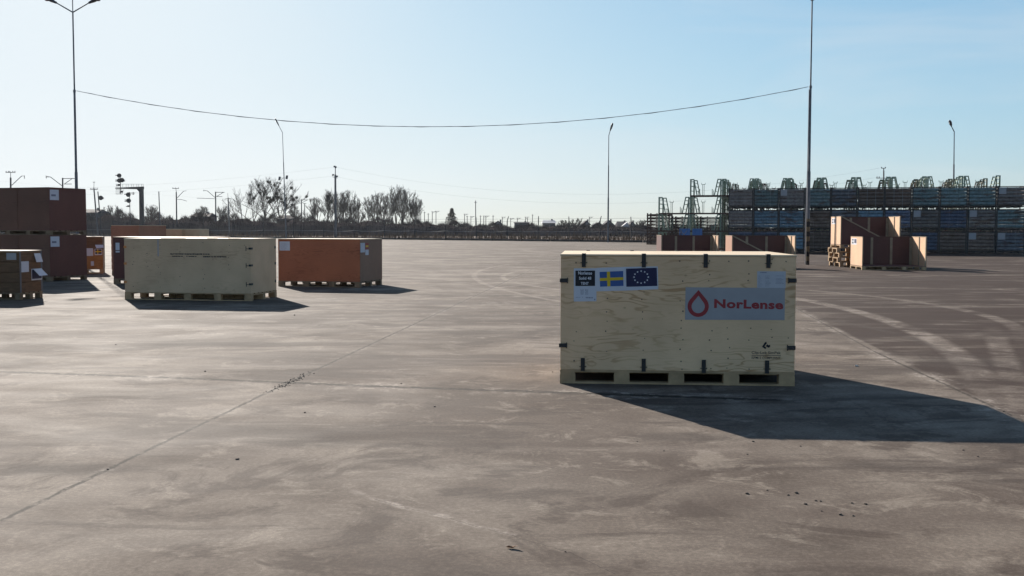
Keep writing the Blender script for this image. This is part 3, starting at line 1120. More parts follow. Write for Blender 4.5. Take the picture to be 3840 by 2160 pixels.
def big_lamp(label, base, top, cable=False, stripe=False):
    t = thing('lamp_post', label, 'lamp post', base, 0, 'tall two-armed lamp posts')
    b = MB()
    b.tube([(0, 0, 0 if not stripe else 2.12), (0, 0, 4.25), (0, 0, 4.28)], [.074, .070, .070], 12)
    b.tube([(0, 0, 4.28), (0, 0, 8.1)], [.056, .048], 12)
    b.tube([(0, 0, 8.1), (0, 0, top)], [.036, .032], 10)
    b.tube([(0, 0, 8.05), (0, 0, 8.17)], [.062, .062], 10)
    b.build('pole', M_steel, t, smooth=False)
    if stripe:
        MB().tube([(0, 0, 0), (0, 0, 2.12)], [.084, .082], 12).build('striped_base', M_stripe, t)
    MB().tube([(0, 0, top - .02), (0, 0, top + 1.8)], [.022, .018], 6).build('rod', M_steel, t)
    for s_ in (-1, 1):
        MB().tube([(0, 0, top - .05), (s_ * .78, 0, top + .40)], [.03, .026], 8).build('arm', M_steel, t)
        lamp_head(t, (s_ * .76, 0, top + .39), (s_ * 1.42, 0, top + .72))
    if cable:
        rr = random.Random(3)
        pts = [(-.105 - .04 * rr.random(), -.04, z) for z in (0.05, .6, 1.1, 1.2, 1.9, 2.7, 3.4)] + [(-.08, -.02, 4.4), (-.07, 0, 6.2), (-.065, 0, 8.0)]
        MB().tube(pts, .02, 5).build('cable', M_paper2, t)
    return t


BL = Vector((-20.9 + .1, 50.5, 0))
BR = at(3028, 993)
BR = Vector((BR.x, BR.y, 0))
big_lamp('tall grey lamp post with two lamp heads behind the crate stack', BL, 11.85)
big_lamp('tall lamp post with striped base and loose cable, before the steel cages', BR, 12.05, True, True)
pts = []
A, B = BL + Vector((.1, 0, 8.12)), BR + Vector((-.1, 0, 8.12))
for i in range(49):
    k = i / 48
    q = A.lerp(B, k)
    q.z -= 1.75 * 4 * k * (1 - k)
    pts.append(q)
b = MB().tube(pts, .013, 5)
b.tube([q + Vector((0, .03, .02 * math.sin(i * 2.1))) for i, q in enumerate(pts)], .007, 4)
tag(b.build('overhead_cable', M_wire), 'thin dark cable sagging between the two tall lamp posts', 'cable')


def small_lamp(label, px_base, px_top, py_top, Y, heads, py_base=None, floods=False):
    base = atY(px_base, 880, Y)
    base.z = 0
    top = atY(px_top, py_top, Y) - base
    t = thing('lamp_post', label, 'lamp post', base, 0, 'slender lamp posts along the kerb')
    H = top.z
    f = lambda k: top * k
    b = MB()
    b.tube([(0, 0, 0), f(.42)], [.10, .095], 10)
    b.tube([f(.42), f(.72)], [.075, .068], 10)
    b.tube([f(.72), f(1)], [.05, .042], 8)
    b.build('pole', M_steel, t)
    a0 = top
    (hx, hz, ex, ez) = heads
    a1 = top + Vector((hx, -.3, hz))
    MB().tube([a0, a1], [.045, .038], 8).build('arm', M_steel, t)
    hd = lamp_head(t, a1, top + Vector((ex, -.8, ez)))
    if floods:
        z = (atY(1062, 667, Y) - base)
        for s_ in (-1, 1):
            q = z + Vector((s_ * .6, 0, .1 * s_))
            MB().obox(q, (.16, 0, 0), (0, .1, 0), (.04, 0, .30)).build('floodlight', M_lampgrey, t)
        MB().bar(z + Vector((-.6, 0, -.05)), z + Vector((.6, 0, .0)), .06).build('bracket', M_steel, t)
    return t


fa = fence_at(1070)
small_lamp('slender lamp post with two small floodlights, before the mistletoe tree', 1073, 1059.3, 497, fa.y - 4, (-.45, .95, -1.0, 2.25), floods=True)
fb = fence_at(2280)
small_lamp('slender lamp post standing alone at the kerb before the small houses', 2280, 2283, 508, fb.y - 3, (.12, .5, .40, 1.45))
small_lamp('slender lamp post rising behind the wall of steel cages', 3575, 3578.5, 494, 100, (-.40, .47, -.80, .98))


# ---------------------------------------------------------------- steel cages
CW, CH, CD = 1.765, 1.535, 2.3
WA, WB = Vector((15.75, 77, 0)), Vector((34.5, 71, 0))
wdir = (WB - WA).normalized()
wyaw = math.atan2(wdir.y, wdir.x)
step = (WB - WA).length / 11


def make_cage(col, kind, label, sign, rnd):
    t = thing('steel_cage', label, 'steel cage', (0, 0, 0), 0, 'slatted steel cages stacked three high')
    p = .075
    fr = MB()
    for x in (0, CW - p):
        for y in (0, CD - p):
            fr.box(x, x + p, y, y + p, .0, CH - .002)
            fr.box(x - .02, x + p + .02, y - .02, y + p + .02, CH - .05, CH - .001)
    for y in (.005, CD - p + .005):
        fr.box(p, CW - p, y, y + .06, CH - .085, CH - .03)
    for x in (.005, CW - p + .005):
        fr.box(x, x + .06, p, CD - p, CH - .085, CH - .03)
    fr.build('frame', M_frame, t)
    bd = MB()
    bd.box(p + .001, CW - p - .001, .01, CD - .01, .12, .20)
    for x in (.35, .85, 1.3):
        bd.box(x, x + .16, .03, CD - .03, .075, .119)
    bd.build('bed', M_bed, t)
    ns = 5
    z0, z1 = .235, CH - .10
    hs = (z1 - z0) / ns
    for nm, y in (('front_slats', .02), ('rear_slats', CD - .05)):
        sl_ = MB()
        for i in range(ns):
            za = z0 + i * hs
            gp = (.022 if kind == 'slat' else .008)
            hh = hs - gp
            j = rnd.uniform(-.012, .012)
            x0, x1 = p + .001, CW - p - .001
            # a folded slat: vertical face over a recessed lower lip
            sl_.box(x0, x1, y + j, y + .02 + j, za + hh * .38, za + hh)
            sl_.add([(x0, y + j + .005, za + hh * .379), (x1, y + j + .005, za + hh * .379), (x1, y + j + .07, za), (x0, y + j + .07, za)], [(3, 2, 1, 0)])
        sl_.build(nm, CAGE[col], t)
    sd_ = MB()
    for x in (.02, CW - .045):
        for i in range(ns):
            za = z0 + i * hs
            sd_.box(x, x + .02, p + .001, CD - p - .001, za, za + hs - .06)
    sd_.build('side_slats', CAGE[col], t)
    for x in (CW * .34, CW * .66):
        MB().box(x, x + .028, -.012, .012, .21, CH - .04).build('upright_bar', M_bar if kind != 'slat' else CAGE[col], t)
    if kind == 'mesh':
        b = MB()
        for z in (.50, .85, 1.15):
            b.box(p + .002, CW - p - .002, -.006, .006, z, z + .016)
        b.build('cross_bar', M_bar, t)
    if sign:
        MB().box(p + .03, p + .48, -.022, -.013, CH - .56, CH - .11).build('sign_plate', M_paper2, t)
    return t


PLAN = [
    # ground tier, middle tier, top tier
    ['navy', 'navy', 'blue', 'brown', 'navy', 'navy', 'brown', 'navy', 'brown', 'brown*', 'slate*'],
    ['grey', 'blue', 'blue', 'brown', 'slate', 'blue', 'navy', 'grey*', 'navy', 'grey*', 'teal'],
    ['grey#', 'teal', 'grey#*', 'teal', 'slate', 'brown#', 'brown#', 'teal', 'teal', 'teal', 'grey*'],
]
COLN = {'navy': 'navy blue', 'blue': 'bright blue', 'teal': 'teal', 'slate': 'slate blue', 'grey': 'dark grey', 'brown': 'rusty brown'}
ORD = ['first', 'second', 'third', 'fourth', 'fifth', 'sixth', 'seventh', 'eighth', 'ninth', 'tenth', 'last']
TIER = ['ground', 'middle', 'top']
protos = {}
rc = random.Random(11)
for tr in range(3):
    for c in range(11):
        code = PLAN[tr][c]
        col = code.rstrip('#*')
        kind = 'mesh' if '#' in code else 'slat'
        sign = '*' in code
        lab = '%s steel cage%s, %s tier, %s column from the green racks' % (COLN[col], ' with a sign' if sign else '', TIER[tr], ORD[c])
        q = WA + wdir * (step * c) + Vector((0, 0, tr * (CH + .001)))
        q += Vector((0, rc.uniform(-.05, .05), 0))
        key = (col, kind, sign)
        if key not in protos:
            protos[key] = make_cage(col, kind, lab, sign, rc)
            protos[key].location = q
            protos[key].rotation_euler = (0, 0, wyaw)
        else:
            dup(protos[key], q, wyaw, lab)

# ---------------------------------------------------------------- trestle racks
RW, RD, RH = 2.50, 2.0, 1.415


def make_rack(mat, base_mat, label, group, simple=False):
    t = thing('trestle_rack', label, 'steel rack', (0, 0, 0), 0, group)
    b = MB()
    for y in (0, RD - .1):
        b.box(0, RW, y, y + .1, .03, .13)
    for x in (0, RW * .33, RW * .66, RW - .1):
        b.box(x, x + .1, .101, RD - .101, .04, .12)
    for x in (0.0, RW - .16):
        for y in (0, RD - .16):
            b.box(x, x + .16, y, y + .16, 0, .028)
    for x in (.5, 1.9):
        b.box(x, x + .25, -.01, .09, -.02 + .03, .029)
    bd = b.build('base_frame', base_mat, t)
    for s_ in (0, 1):
        mx = (lambda x: x) if s_ == 0 else (lambda x: RW - x)
        a = MB()
        for y in (.05, RD - .05):
            a.bar((mx(.05), y, .131), (mx(.05), y, RH - .01), .11, .11)
            a.bar((mx(.30), y, RH - .05), (mx(.56), y, .131), .08, .08)
            a.bar((mx(.0), y, RH - .035), (mx(.33), y, RH - .035), .08, .08)
        for k in (.3, .62, .95):
            zz = .13 + (RH - .2) * k
            a.bar((mx(.05), .09, zz), (mx(.05), RD - .09, zz), .045)
        for k in (.25, .55, .8):
            zz = .13 + (RH - .18) * k
            xx = .56 - .26 * k
            a.bar((mx(xx), .08, zz), (mx(xx), RD - .08, zz), .035)
            if k > .3:
                a.bar((mx(.09), .05, zz), (mx(xx), .05, zz), .03)
        a.bar((mx(.75), .2, .131), (mx(.75), .2, .62), .045)
        a.bar((mx(.66), .2, .131), (mx(.66), .2, .5), .045)
        a.build('end_trestle', mat, t)
    f = MB()
    for x in (RW * .40,):
        for dx in (-.06, .06):
            f.bar((x + dx, .5, .131), (x + dx, .5, 1.0), .035)
        f.bar((x - .15, .5, 1.0), (x + .15, .5, 1.0), .035)
        for dx in (-.15, .15):
            f.bar((x + dx, .5, 1.0), (x + dx, .5, 1.13), .03)
    f.build('fork', mat, t)
    return t


RA = Vector((11.9, 86, 0))
racks = {}


def put_rack(kind, q, lab, group):
    if kind not in racks:
        racks[kind] = make_rack(*{'green': (M_green, M_rust), 'dull': (M_green2, M_rust), 'rust': (M_rust, M_rust)}[kind], lab, group)
        racks[kind].location = q
        racks[kind].rotation_euler = (0, 0, wyaw)
    else:
        dup(racks[kind], q, wyaw, lab, group)


GN = 'steel trestle racks stacked beside and behind the cages'
perp = Vector((-wdir.y, wdir.x, 0))
ORD2 = ['first', 'second', 'third', 'fourth', 'fifth', 'sixth', 'seventh', 'eighth', 'ninth', 'tenth']
for c in range(10):
    tiers = 3 if c == 0 else 4
    for k in range(tiers):
        q = RA + wdir * (c * 2.545) + Vector((0, 0, k * (RH + .001)))
        if c < 2:
            lab = 'pale green trestle rack, %s in the %s open column beside the cages' % (['lowest', 'second up', 'third up', 'topmost'][k] if c else ['lowest', 'middle', 'topmost'][k], 'outer' if c == 0 else 'inner')
        elif k == 3:
            lab = 'pale green trestle rack topping the %s column behind the cages, front row' % ORD2[c - 2]
        else:
            lab = 'trestle rack glimpsed through the slats of the cages in front of it'
        put_rack('green' if (k == 3 or c < 2) else 'dull', q, lab, GN if (c < 2 or k == 3) else 'trestle racks hidden behind the cages')
for row, (off, kind, sh) in enumerate(((4.6, 'dull', -.35), (9.5, 'rust', -.2))):
    for c in range(2, 10):
        for k in range(4):
            q = RA + wdir * (c * 2.545 + sh) + perp * off + Vector((0, 0, k * (RH + .001)))
            lab = ('%s trestle rack topping the %s column in the %s row behind the cages' % (('dull green', 'rusty brown')[row], ORD2[c - 2], ('second', 'third')[row])) if k == 3 else 'trestle rack glimpsed through the slats of the cages in front of it'
            put_rack(kind, q, lab, GN if k == 3 else 'trestle racks hidden behind the cages')


# folded rusty racks, stacked flat
def make_folded(label):
    t = thing('folded_rack', label, 'steel rack', (0, 0, 0), 0, 'rusty folded racks stacked flat')
    b = MB()
    for y in (0, RD - .12):
        b.box(0, RW, y, y + .12, .0, .13)
    for x in (0, .8, 1.6, RW - .12):
        b.box(x, x + .12, .121, RD - .121, .02, .12)
    b.build('base_frame', M_rust, t)
    b = MB()
    for y in (.1, RD - .18):
        b.bar((.1, y, .17), (1.2, y + .04, .22), .07)
        b.bar((RW - .1, y, .18), (1.3, y, .24), .07)
    for x in (.3, .9, 1.5, 2.1):
        b.bar((x, .14, .23), (x + .1, RD - .15, .24), .05)
    b.build('folded_trestle', M_rust, t)
    b = MB()
    for x in (.02, RW - .16):
        for y in (0, RD - .12):
            b.box(x, x + .14, y, y + .12, .131, .335)
    b.build('corner_stub', M_rust, t)
    b = MB()
    for x in (.45, 1.1, 2.0):
        b.bar((x, .05, .13), (x, .05, .30), .04)
        b.bar((x - .08, .05, .30), (x + .08, .05, .30), .05)
    b.build('hook', M_rust, t)
    return t


fo = at(2424, 917)
first = None
for sN, (dx, n_) in enumerate(((0, 10), (2.62, 9), (5.24, 9))):
    for k in range(n_):
        q = Vector((fo.x, fo.y, 0)) + wdir * dx + perp * (0, .6, 1.0)[sN] + Vector((0, 0, k * .337 + (.12 if k >= n_ - 1 and sN == 0 else 0) * 0))
        lab = 'rusty folded steel rack lying flat, %s from the bottom of the %s pile' % (['first', 'second', 'third', 'fourth', 'fifth', 'sixth', 'seventh', 'eighth', 'ninth', 'tenth'][k], ['outermost', 'middle', 'innermost'][sN])
        if first is None:
            first = make_folded(lab)
            first.location = q
            first.rotation_euler = (0, 0, wyaw)
        else:
            dup(first, q, wyaw + random.uniform(-.012, .012), lab)

# blue bins standing in front of the racks
for k, (pa, pb, lab) in enumerate(((2548, 2580, 'narrow blue steel bin with an open braced front before the green racks'), (2596, 2626, 'narrow blue steel bin with a solid front before the green racks'))):
    Y = 79.5
    a, b_ = atY(pa, 880, Y), atY(pb, 880, Y)
    wv = b_.x - a.x
    t = thing('steel_bin', lab, 'bin', (a.x, a.y, 0), wyaw, 'blue steel bins')
    zt = atY(pa, 857, Y).z
    f = MB()
    for x in (0, wv - .06):
        for y in (0, 1.0):
            f.box(x, x + .06, y, y + .06, 0, zt)
    for z in (.1, zt - .08):
        f.box(.061, wv - .061, .0, .05, z, z + .07)
        f.box(.061, wv - .061, 1.0, 1.05, z, z + .07)
    f.build('frame', M_bluebin, t)
    if k:
        MB().box(.062, wv - .062, .01, .04, .171, zt - .081).build('front_panel', M_bluebin, t)
    else:
        MB().bar((.08, .03, zt * .55), (wv - .08, .03, zt - .15), .05).bar((.08, .06, zt - .15), (wv - .08, .06, zt * .55), .05).build('cross_brace', M_bar, t)
    MB().box(.062, wv - .062, .96, .99, .171, zt - .081).build('rear_panel', M_bluebin, t)

# ---------------------------------------------------------------- fence
fe = thing('yard_fence', 'wire fence with dark posts running along the far kerb of the yard', 'fence', (0, 0, 0))
px = 330.0
posts = []
rf = random.Random(4)
pl_ = []
x = -140.0
while x < 3900:
    pl_.append(x)
    x += 110 + 6 * (x / 1900)
for i, pxx in enumerate(pl_):
    q = fence_at(pxx) + FN * .9
    H = 3.15 + rf.uniform(-.12, .12)
    tx = rf.uniform(-.12, .12)
    b = MB().tube([(q.x, q.y, 0), (q.x + tx * .5, q.y, H * .85), (q.x + tx + .18 * (i % 3 == 0), q.y + .25, H + .15)], [.075, .07, .05], 6)
    b.build('post', M_post, fe)
for (z, r_, sag) in ((1.36, .020, .12), (2.0, .010, .06), (2.7, .010, .05), (3.05, .010, .05), (.75, .010, .05)):
    pts = []
    for i in range(len(pl_) - 1):
        A, B = fence_at(pl_[i]) + FN * .9, fence_at(pl_[i + 1]) + FN * .9
        sg = sag * rf.uniform(.3, 1.3)
        for j in range(4):
            k = j / 4
            q = A.lerp(B, k)
            pts.append((q.x, q.y - .08, z - sg * 4 * k * (1 - k)))
    MB().tube(pts, r_, 4, False).build('wire', M_bar if r_ > .015 else M_post, fe)
for pa, pb in ((950, 978), (1014, 1034)):
    A, B = fence_at(pa) + FN * .8, fence_at(pb) + FN * .8
    lo, hi = (A, B) if pa == 950 else (B, A)
    MB().bar((lo.x, lo.y, 0), (hi.x, hi.y, 1.5), .08).build('stay', M_post, fe)

# ---------------------------------------------------------------- dry reeds and thicket
rr = random.Random(21)
b = MB()
for i in range(9000):
    pxx = rr.uniform(250, 3900)
    dp = 1.5 + 55 * rr.random() ** 1.6
    q = fence_at(pxx) + FN * dp
    h_ = rr.uniform(.35, 1.15) * (1 + .6 * (rr.random() < .06))
    wv = rr.uniform(.03, .09)
    a_ = rr.uniform(0, math.pi)
    dx, dy = wv * math.cos(a_), wv * math.sin(a_)
    lx, ly = rr.uniform(-.25, .25), rr.uniform(-.25, .25)
    b.add([(q.x - dx, q.y - dy, -.03), (q.x + dx, q.y + dy, -.03), (q.x + lx, q.y + ly, h_)], [(0, 1, 2)])
tag(b.build('dry_grass', M_reed), 'dry brown grass and reeds growing behind the fence', 'grass', kind='stuff')

ENV = [(-300, 800), (330, 797), (400, 790), (470, 793), (540, 803), (700, 806), (850, 808), (1000, 810), (1200, 814), (1400, 818), (1600, 829), (1750, 834), (1900, 842), (2100, 842), (2200, 836), (2300, 843), (2420, 846), (3000, 846), (4100, 842)]


def env(px):
    for (a, ya), (b_, yb) in zip(ENV, ENV[1:]):
        if a <= px <= b_:
            return ya + (yb - ya) * (px - a) / (b_ - a)
    return 845


b = MB()
TY = 262.0


def bush_h(px, Y):
    return max(1.2, atY(px, env(px), Y).z)


# soft lumpy core
nx = 900
grid = []
for i in range(nx + 1):
    pxx = -300 + 4400 * i / nx
    hx = bush_h(pxx, TY)
    row = []
    for j in range(7):
        Y = TY + (j - 3) * 3.4
        prof = (0, .72, .94, 1.0, .94, .72, 0)[j]
        q = atY(pxx, 860, Y)
        n_ = .74 + .06 * math.sin(i * .13 + .3 * j) + .05 * math.sin(i * .31 + .4 * j) + rr.uniform(-.03, .03)
        row.append((q.x, Y, max(-.05, hx * prof * n_) if 0 < j < 6 else -.05))
    grid.append(row)
vs = [v for row in grid for v in row]
fs = [(i * 7 + j, i * 7 + j + 1, (i + 1) * 7 + j + 1, (i + 1) * 7 + j) for i in range(nx) for j in range(6)]
b.add(vs, fs)
for i in range(48000):
    pxx = rr.uniform(-300, 4100)
    Y = TY + rr.uniform(-9, 9)
    q = atY(pxx, 860, Y)
    hh = bush_h(pxx, TY) * (rr.random() ** .3) * (.90 + .14 * math.sin(pxx * .045) + .10 * math.sin(pxx * .13))
    L = rr.uniform(.5, 1.5) * (1 + .5 * (rr.random() < .2))
    dx, dz = rr.uniform(-.55, .55), rr.uniform(.5, 1)
    wv = rr.uniform(.02, .055)
    b.add([(q.x - wv, Y, hh - L * .4), (q.x + wv, Y, hh - L * .4), (q.x + dx * L, Y + rr.uniform(-.4, .4), hh + L * dz * .5)], [(0, 1, 2)])
tag(b.build('thicket', M_twig), 'dark leafless thicket stretching along the far side of the field', 'thicket', kind='stuff')


# ---------------------------------------------------------------- trees
def bare_tree(label, px, py_top, wpx, Y, seed, mat, lean=0.0, stems=1, fork=.25, mistle=0, dens=1.0, group='bare trees beyond the field'):
    rnd = random.Random(seed)
    base = atY(px, 860, Y)
    base.z = -.02
    H = atY(px, py_top, Y).z
    Wd = wpx / FPX * Y / 2 * 1.22
    t = thing('bare_tree', label, 'tree', base, 0, group)
    tr, cr = MB(), MB()
    tips = []
    cz, rz_ = H * .58, H * .44                     # the crown's dome

    def inside(q):
        return (q.x / Wd) ** 2 + (q.y / Wd) ** 2 + ((q.z - cz) / rz_) ** 2

    def twig(p, d, L, lev):
        """curved twig with side shoots; it stops at the crown's uneven edge"""
        n_ = 3
        pts, q, dd = [p], p.copy(), d.copy()
        for i in range(n_):
            dd = (dd + Vector((rnd.uniform(-.22, .22), rnd.uniform(-.22, .22), rnd.uniform(-.02, .2)))).normalized()
            q = q + dd * (L / n_)
            pts.append(q.copy())
        r0 = (.045, .026, .016, .011)[lev]
        (cr if lev else tr).tube(pts, [r0 * (1 - .4 * i / n_) for i in range(n_ + 1)], 3, False)
        if lev == 3:
            tips.append(q)
            return
        for k in range((4, 3, 2)[lev]):
            f = rnd.uniform(.3, 1)
            i = min(n_ - 1, int(f * n_ - 1e-6))
            o_ = pts[i].lerp(pts[i + 1], f * n_ - i)
            az = rnd.uniform(0, 2 * math.pi)
            nd = (dd + Vector((math.cos(az), math.sin(az), rnd.uniform(-.1, .3))) * rnd.uniform(.45, .9)).normalized()
            ln = L * rnd.uniform(.45, .7)
            if inside(o_ + nd * ln * .8) < rnd.uniform(.95, 1.25):
                twig(o_, nd, ln, lev + 1)

    nst = stems
    for s_ in range(nst):
        bx = Vector(((s_ - (nst - 1) / 2) * Wd * .22, rnd.uniform(-.3, .3), 0))
        fk = Vector((bx.x * 1.7 + lean * H * .25, bx.y, H * fork * rnd.uniform(.8, 1.2)))
        tr.tube([bx, bx.lerp(fk, .5) + Vector((rnd.uniform(-.1, .1), 0, 0)), fk], [.019 * H / nst ** .5, .016 * H / nst ** .5, .013 * H / nst ** .5], 6, False)
        nl_ = max(4, round(11 * dens / nst ** .6))
        for k in range(nl_):
            az = 2 * math.pi * (k + rnd.random() * .7) / nl_
            el = rnd.uniform(-.3, 1.3) if k % 3 else rnd.uniform(.9, 1.5)
            T = Vector((Wd * .92 * math.cos(el) * math.cos(az) + fk.x * .5 + lean * H * .3, Wd * .92 * math.cos(el) * math.sin(az), cz + rz_ * .95 * math.sin(el) * rnd.uniform(.85, 1.0)))
            o_ = bx.lerp(fk, rnd.uniform(.6, 1.0))
            mid = o_.lerp(T, .45) + Vector((-(T.x - o_.x) * .12, 0, (T.z - o_.z) * .10))
            pts = []
            for i in range(7):
                u = i / 6
                q = o_ * (1 - u) ** 2 + mid * 2 * u * (1 - u) + T * u * u
                if 0 < i < 6:
                    q = q + Vector((rnd.uniform(-.18, .18), rnd.uniform(-.18, .18), rnd.uniform(-.1, .1)))
                pts.append(q)
            r0 = .0075 * H
            tr.tube(pts, [max(.03, r0 * (1 - u / 6.4)) for u in range(7)], 4, False)
            for m_ in range(7):
                u = rnd.uniform(.30, .98)
                i = min(5, int(u * 6))
                q = pts[i].lerp(pts[i + 1], u * 6 - i)
                tg = (pts[i + 1] - pts[i]).normalized()
                a2 = rnd.uniform(0, 2 * math.pi)
                nd = (tg + Vector((math.cos(a2), math.sin(a2), rnd.uniform(.1, .7))) * rnd.uniform(.4, .8)).normalized()
                twig(q, nd, H * rnd.uniform(.11, .19) * (1.25 - .5 * u), 0)
    kx = kz = 1.0
    to = tr.build('trunk', mat, t)
    cr.build('crown', mat, t)
    if mistle:
        tips2 = [Vector((q.x * kx, q.y * kx, q.z * kz)) for q in tips if q.z * kz > H * .28]
        for i in range(mistle):
            q = rnd.choice(tips2)
            q = q * .96
            m_ = MB()
            r_ = rnd.uniform(.32, .62) * (1.6 if rnd.random() < .25 else 1)
            m_.ball(q, r_ * .62, (1, 1, .9), .5, rnd, 7, 5)
            for j in range(46):
                dv = Vector((rnd.gauss(0, 1), rnd.gauss(0, 1), rnd.gauss(0, 1))).normalized()
                sv = dv.orthogonal().normalized() * .05
                m_.add([q + dv * r_ * .4 - sv, q + dv * r_ * .4 + sv, q + dv * r_ * rnd.uniform(.85, 1.15)], [(0, 1, 2)])
            m_.build('mistletoe', M_mistle, t)
    return t


bare_tree('wide pale bare tree standing beside the mistletoe tree', 930, 690, 190, 300, 3, M_bark, stems=2, fork=.25, dens=.75)
bare_tree('dark bare tree full of round mistletoe clumps', 1022, 672, 250, 290, 8, M_bark2, stems=2, fork=.24, mistle=52, dens=1.7)
bare_tree('small bare tree between the mistletoe tree and the floodlight pole', 1106, 768, 50, 290, 14, M_bark, fork=.3)
bare_tree('low bushy bare tree just before the floodlight pole', 1182, 745, 80, 300, 19, M_bark, stems=2, fork=.2)
bare_tree('leaning bare tree with two mistletoe clumps beside the floodlight pole', 1222, 716, 70, 295, 25, M_bark2, lean=.2, mistle=3)
bare_tree('dense bare tree directly behind the floodlight pole', 1268, 722, 95, 300, 31, M_bark, stems=3, fork=.2)
bare_tree('tall dense bare tree just past the floodlight pole', 1308, 718, 85, 305, 37, M_bark2, stems=3, fork=.2)
bare_tree('short bare tree in the gap between the two dense clumps', 1342, 762, 50, 300, 43, M_bark, fork=.25)
bare_tree('rounded bare tree starting the widest clump', 1392, 735, 85, 300, 49, M_bark, stems=2, fork=.2)
bare_tree('rounded dark bare tree second in the widest clump', 1436, 726, 85, 305, 55, M_bark2, stems=3, fork=.2)
bare_tree('tallest bare tree of the widest clump', 1488, 700, 100, 300, 61, M_bark, stems=3, fork=.2)
bare_tree('broad bare tree with an open trunk in the widest clump', 1522, 712, 110, 302, 67, M_bark2, stems=2, fork=.28)
bare_tree('bare tree closing the widest clump on the open-field side', 1560, 742, 70, 300, 73, M_bark, stems=2, fork=.2)
bare_tree('scrubby bare tree beside the signal gantry', 570, 770, 60, 280, 79, M_bark, stems=2, fork=.2)
bare_tree('tangled bare tree between the signals', 425, 772, 90, 275, 83, M_bark2, stems=3, fork=.2)
bare_tree('thin bare tree between two catenary masts', 760, 776, 60, 285, 89, M_bark, stems=2, fork=.2)
bare_tree('low bare tree near the wide pale tree', 838, 772, 60, 285, 97, M_bark, stems=2, fork=.2)
bare_tree('round bare orchard tree beside the gabled houses', 2165, 820, 75, 300, 101, M_bark, stems=3, fork=.15)
bare_tree('small bare orchard tree behind the white-roofed house', 2112, 826, 40, 320, 103, M_bark, stems=2, fork=.15)
bare_tree('small bare tree next to the folded rusty racks', 2405, 824, 50, 300, 107, M_bark, stems=2, fork=.15)
# spruce
Y = 330.0
base = atY(1694, 860, Y)
base.z = -.02
H = atY(1694, 780, Y).z
t = thing('spruce_tree', 'dark pointed spruce tree alone among the small catenary masts', 'tree', base)
MB().tube([(0, 0, 0), (0, 0, H * .95)], [.2, .03], 6).build('trunk', M_bark2, t)
b = MB()
rp = random.Random(5)
for i in range(2600):
    k = rp.random() ** .8
    z = H * (.06 + .94 * k)
    rmax = (1 - k) * 4.6 * (.8 + .2 * math.sin(k * 42)) + .05
    a_ = rp.uniform(0, 2 * math.pi)
    rad = rmax * rp.uniform(.2, 1)
    q = Vector((rad * math.cos(a_), rad * math.sin(a_), z - rad * .22))
    dv = Vector((math.cos(a_), math.sin(a_), -.25)) * rp.uniform(.35, .7)
    sv = Vector((-math.sin(a_), math.cos(a_), rp.uniform(-.4, .4))) * .16
    b.add([q - sv, q + sv, q + dv], [(0, 1, 2)])
b.build('crown', M_spruce, t)


# ---------------------------------------------------------------- railway masts, poles and signals
def mast(name, label, cat, px, py_top, Y, bars, r_=.14, lean_px=0, mat=None, group=None, py_base=860):
    """bars: list of picture polylines (px,py) with a thickness in pixels, each its own part"""
    mat = mat or M_mast
    base = atY(px + lean_px, py_base, Y)
    base.z = -.02
    top = atY(px, py_top, Y)
    t = thing(name, label, cat, base, 0, group)
    L = lambda p: atY(p[0], p[1], Y) - base
    MB().tube([(0, 0, 0), top - base], [r_ * 1.1, r_ * .8], 6).build('pole', mat, t)
    for nm, pts, wd in bars:
        MB().tube([L(p) for p in pts], wd / FPX * Y / 2, 4).build(nm, mat, t)
    return t, L


def ins(L, t, pts, rpx, Y, mat=None, nm='insulator'):
    for p in pts:
        MB().ball(L(p), rpx / FPX * Y, (1, 1, 1.1), 0, random, 6, 4).build(nm, mat or M_mast, t)


GM = 'railway masts and line poles beyond the field'
t, L = mast('catenary_mast', 'catenary mast with a crossbar and an arm, above the tall crate stack', 'mast', 40, 666, 240, [('crossarm', [(21, 646.5), (58, 646.5)], 2.4), ('post_top', [(40, 666), (40, 646)], 2.2), ('cantilever', [(44, 695), (81, 660), (93, 659.5)], 2.6), ('dropper', [(91, 660), (92, 670)], 2.2)], .22, 0, group=GM)
ins(L, t, [(23, 643), (32, 643), (37, 643), (48, 643), (56, 643)], 1.9, 240)
t, L = mast('catenary_mast', 'catenary mast with a braced bracket beside the tall lamp post', 'mast', 235, 667, 245, [('cantilever', [(233, 697), (190, 664), (171, 660)], 2.6), ('bracket', [(235, 669.5), (283, 669.5)], 2.4), ('bracket', [(240, 691), (271, 669.5)], 2.2), ('bracket', [(240, 690), (269, 690)], 2.2), ('dropper', [(174, 661), (174, 669)], 2.0)], .2, 0, group=GM)
ins(L, t, [(173, 666), (180, 664)], 1.8, 245)
t, L = mast('line_pole', 'leaning line pole with a crossarm and rod beside the single round signal', 'pole', 352, 704, 235, [('crossarm', [(338, 710.5), (367, 710.5)], 2.2), ('rod', [(352, 704), (352.5, 684)], 1.6)], .17, 15, M_concrete, GM)
ins(L, t, [(340, 707), (345, 707), (360, 706), (366, 706), (350, 683), (355, 683)], 1.7, 235)
GS = 'railway signals'


def disc(L, t, p, rpx, Y, hoods, side=-1):
    b = MB()
    c = L(p)
    r_ = rpx / FPX * Y
    b.tube([c + Vector((0, -.06, 0)), c + Vector((0, .06, 0))], [r_, r_], 18)
    h = b.build('signal_head', M_darkiron, t)
    for dz in hoods:
        q = c + Vector((side * r_ * .8, -.1, dz * r_))
        MB().tube([q, q + Vector((side * r_ * .75, -.25, -.03))], [.11, .07], 6).build('hood', M_darkiron, h)


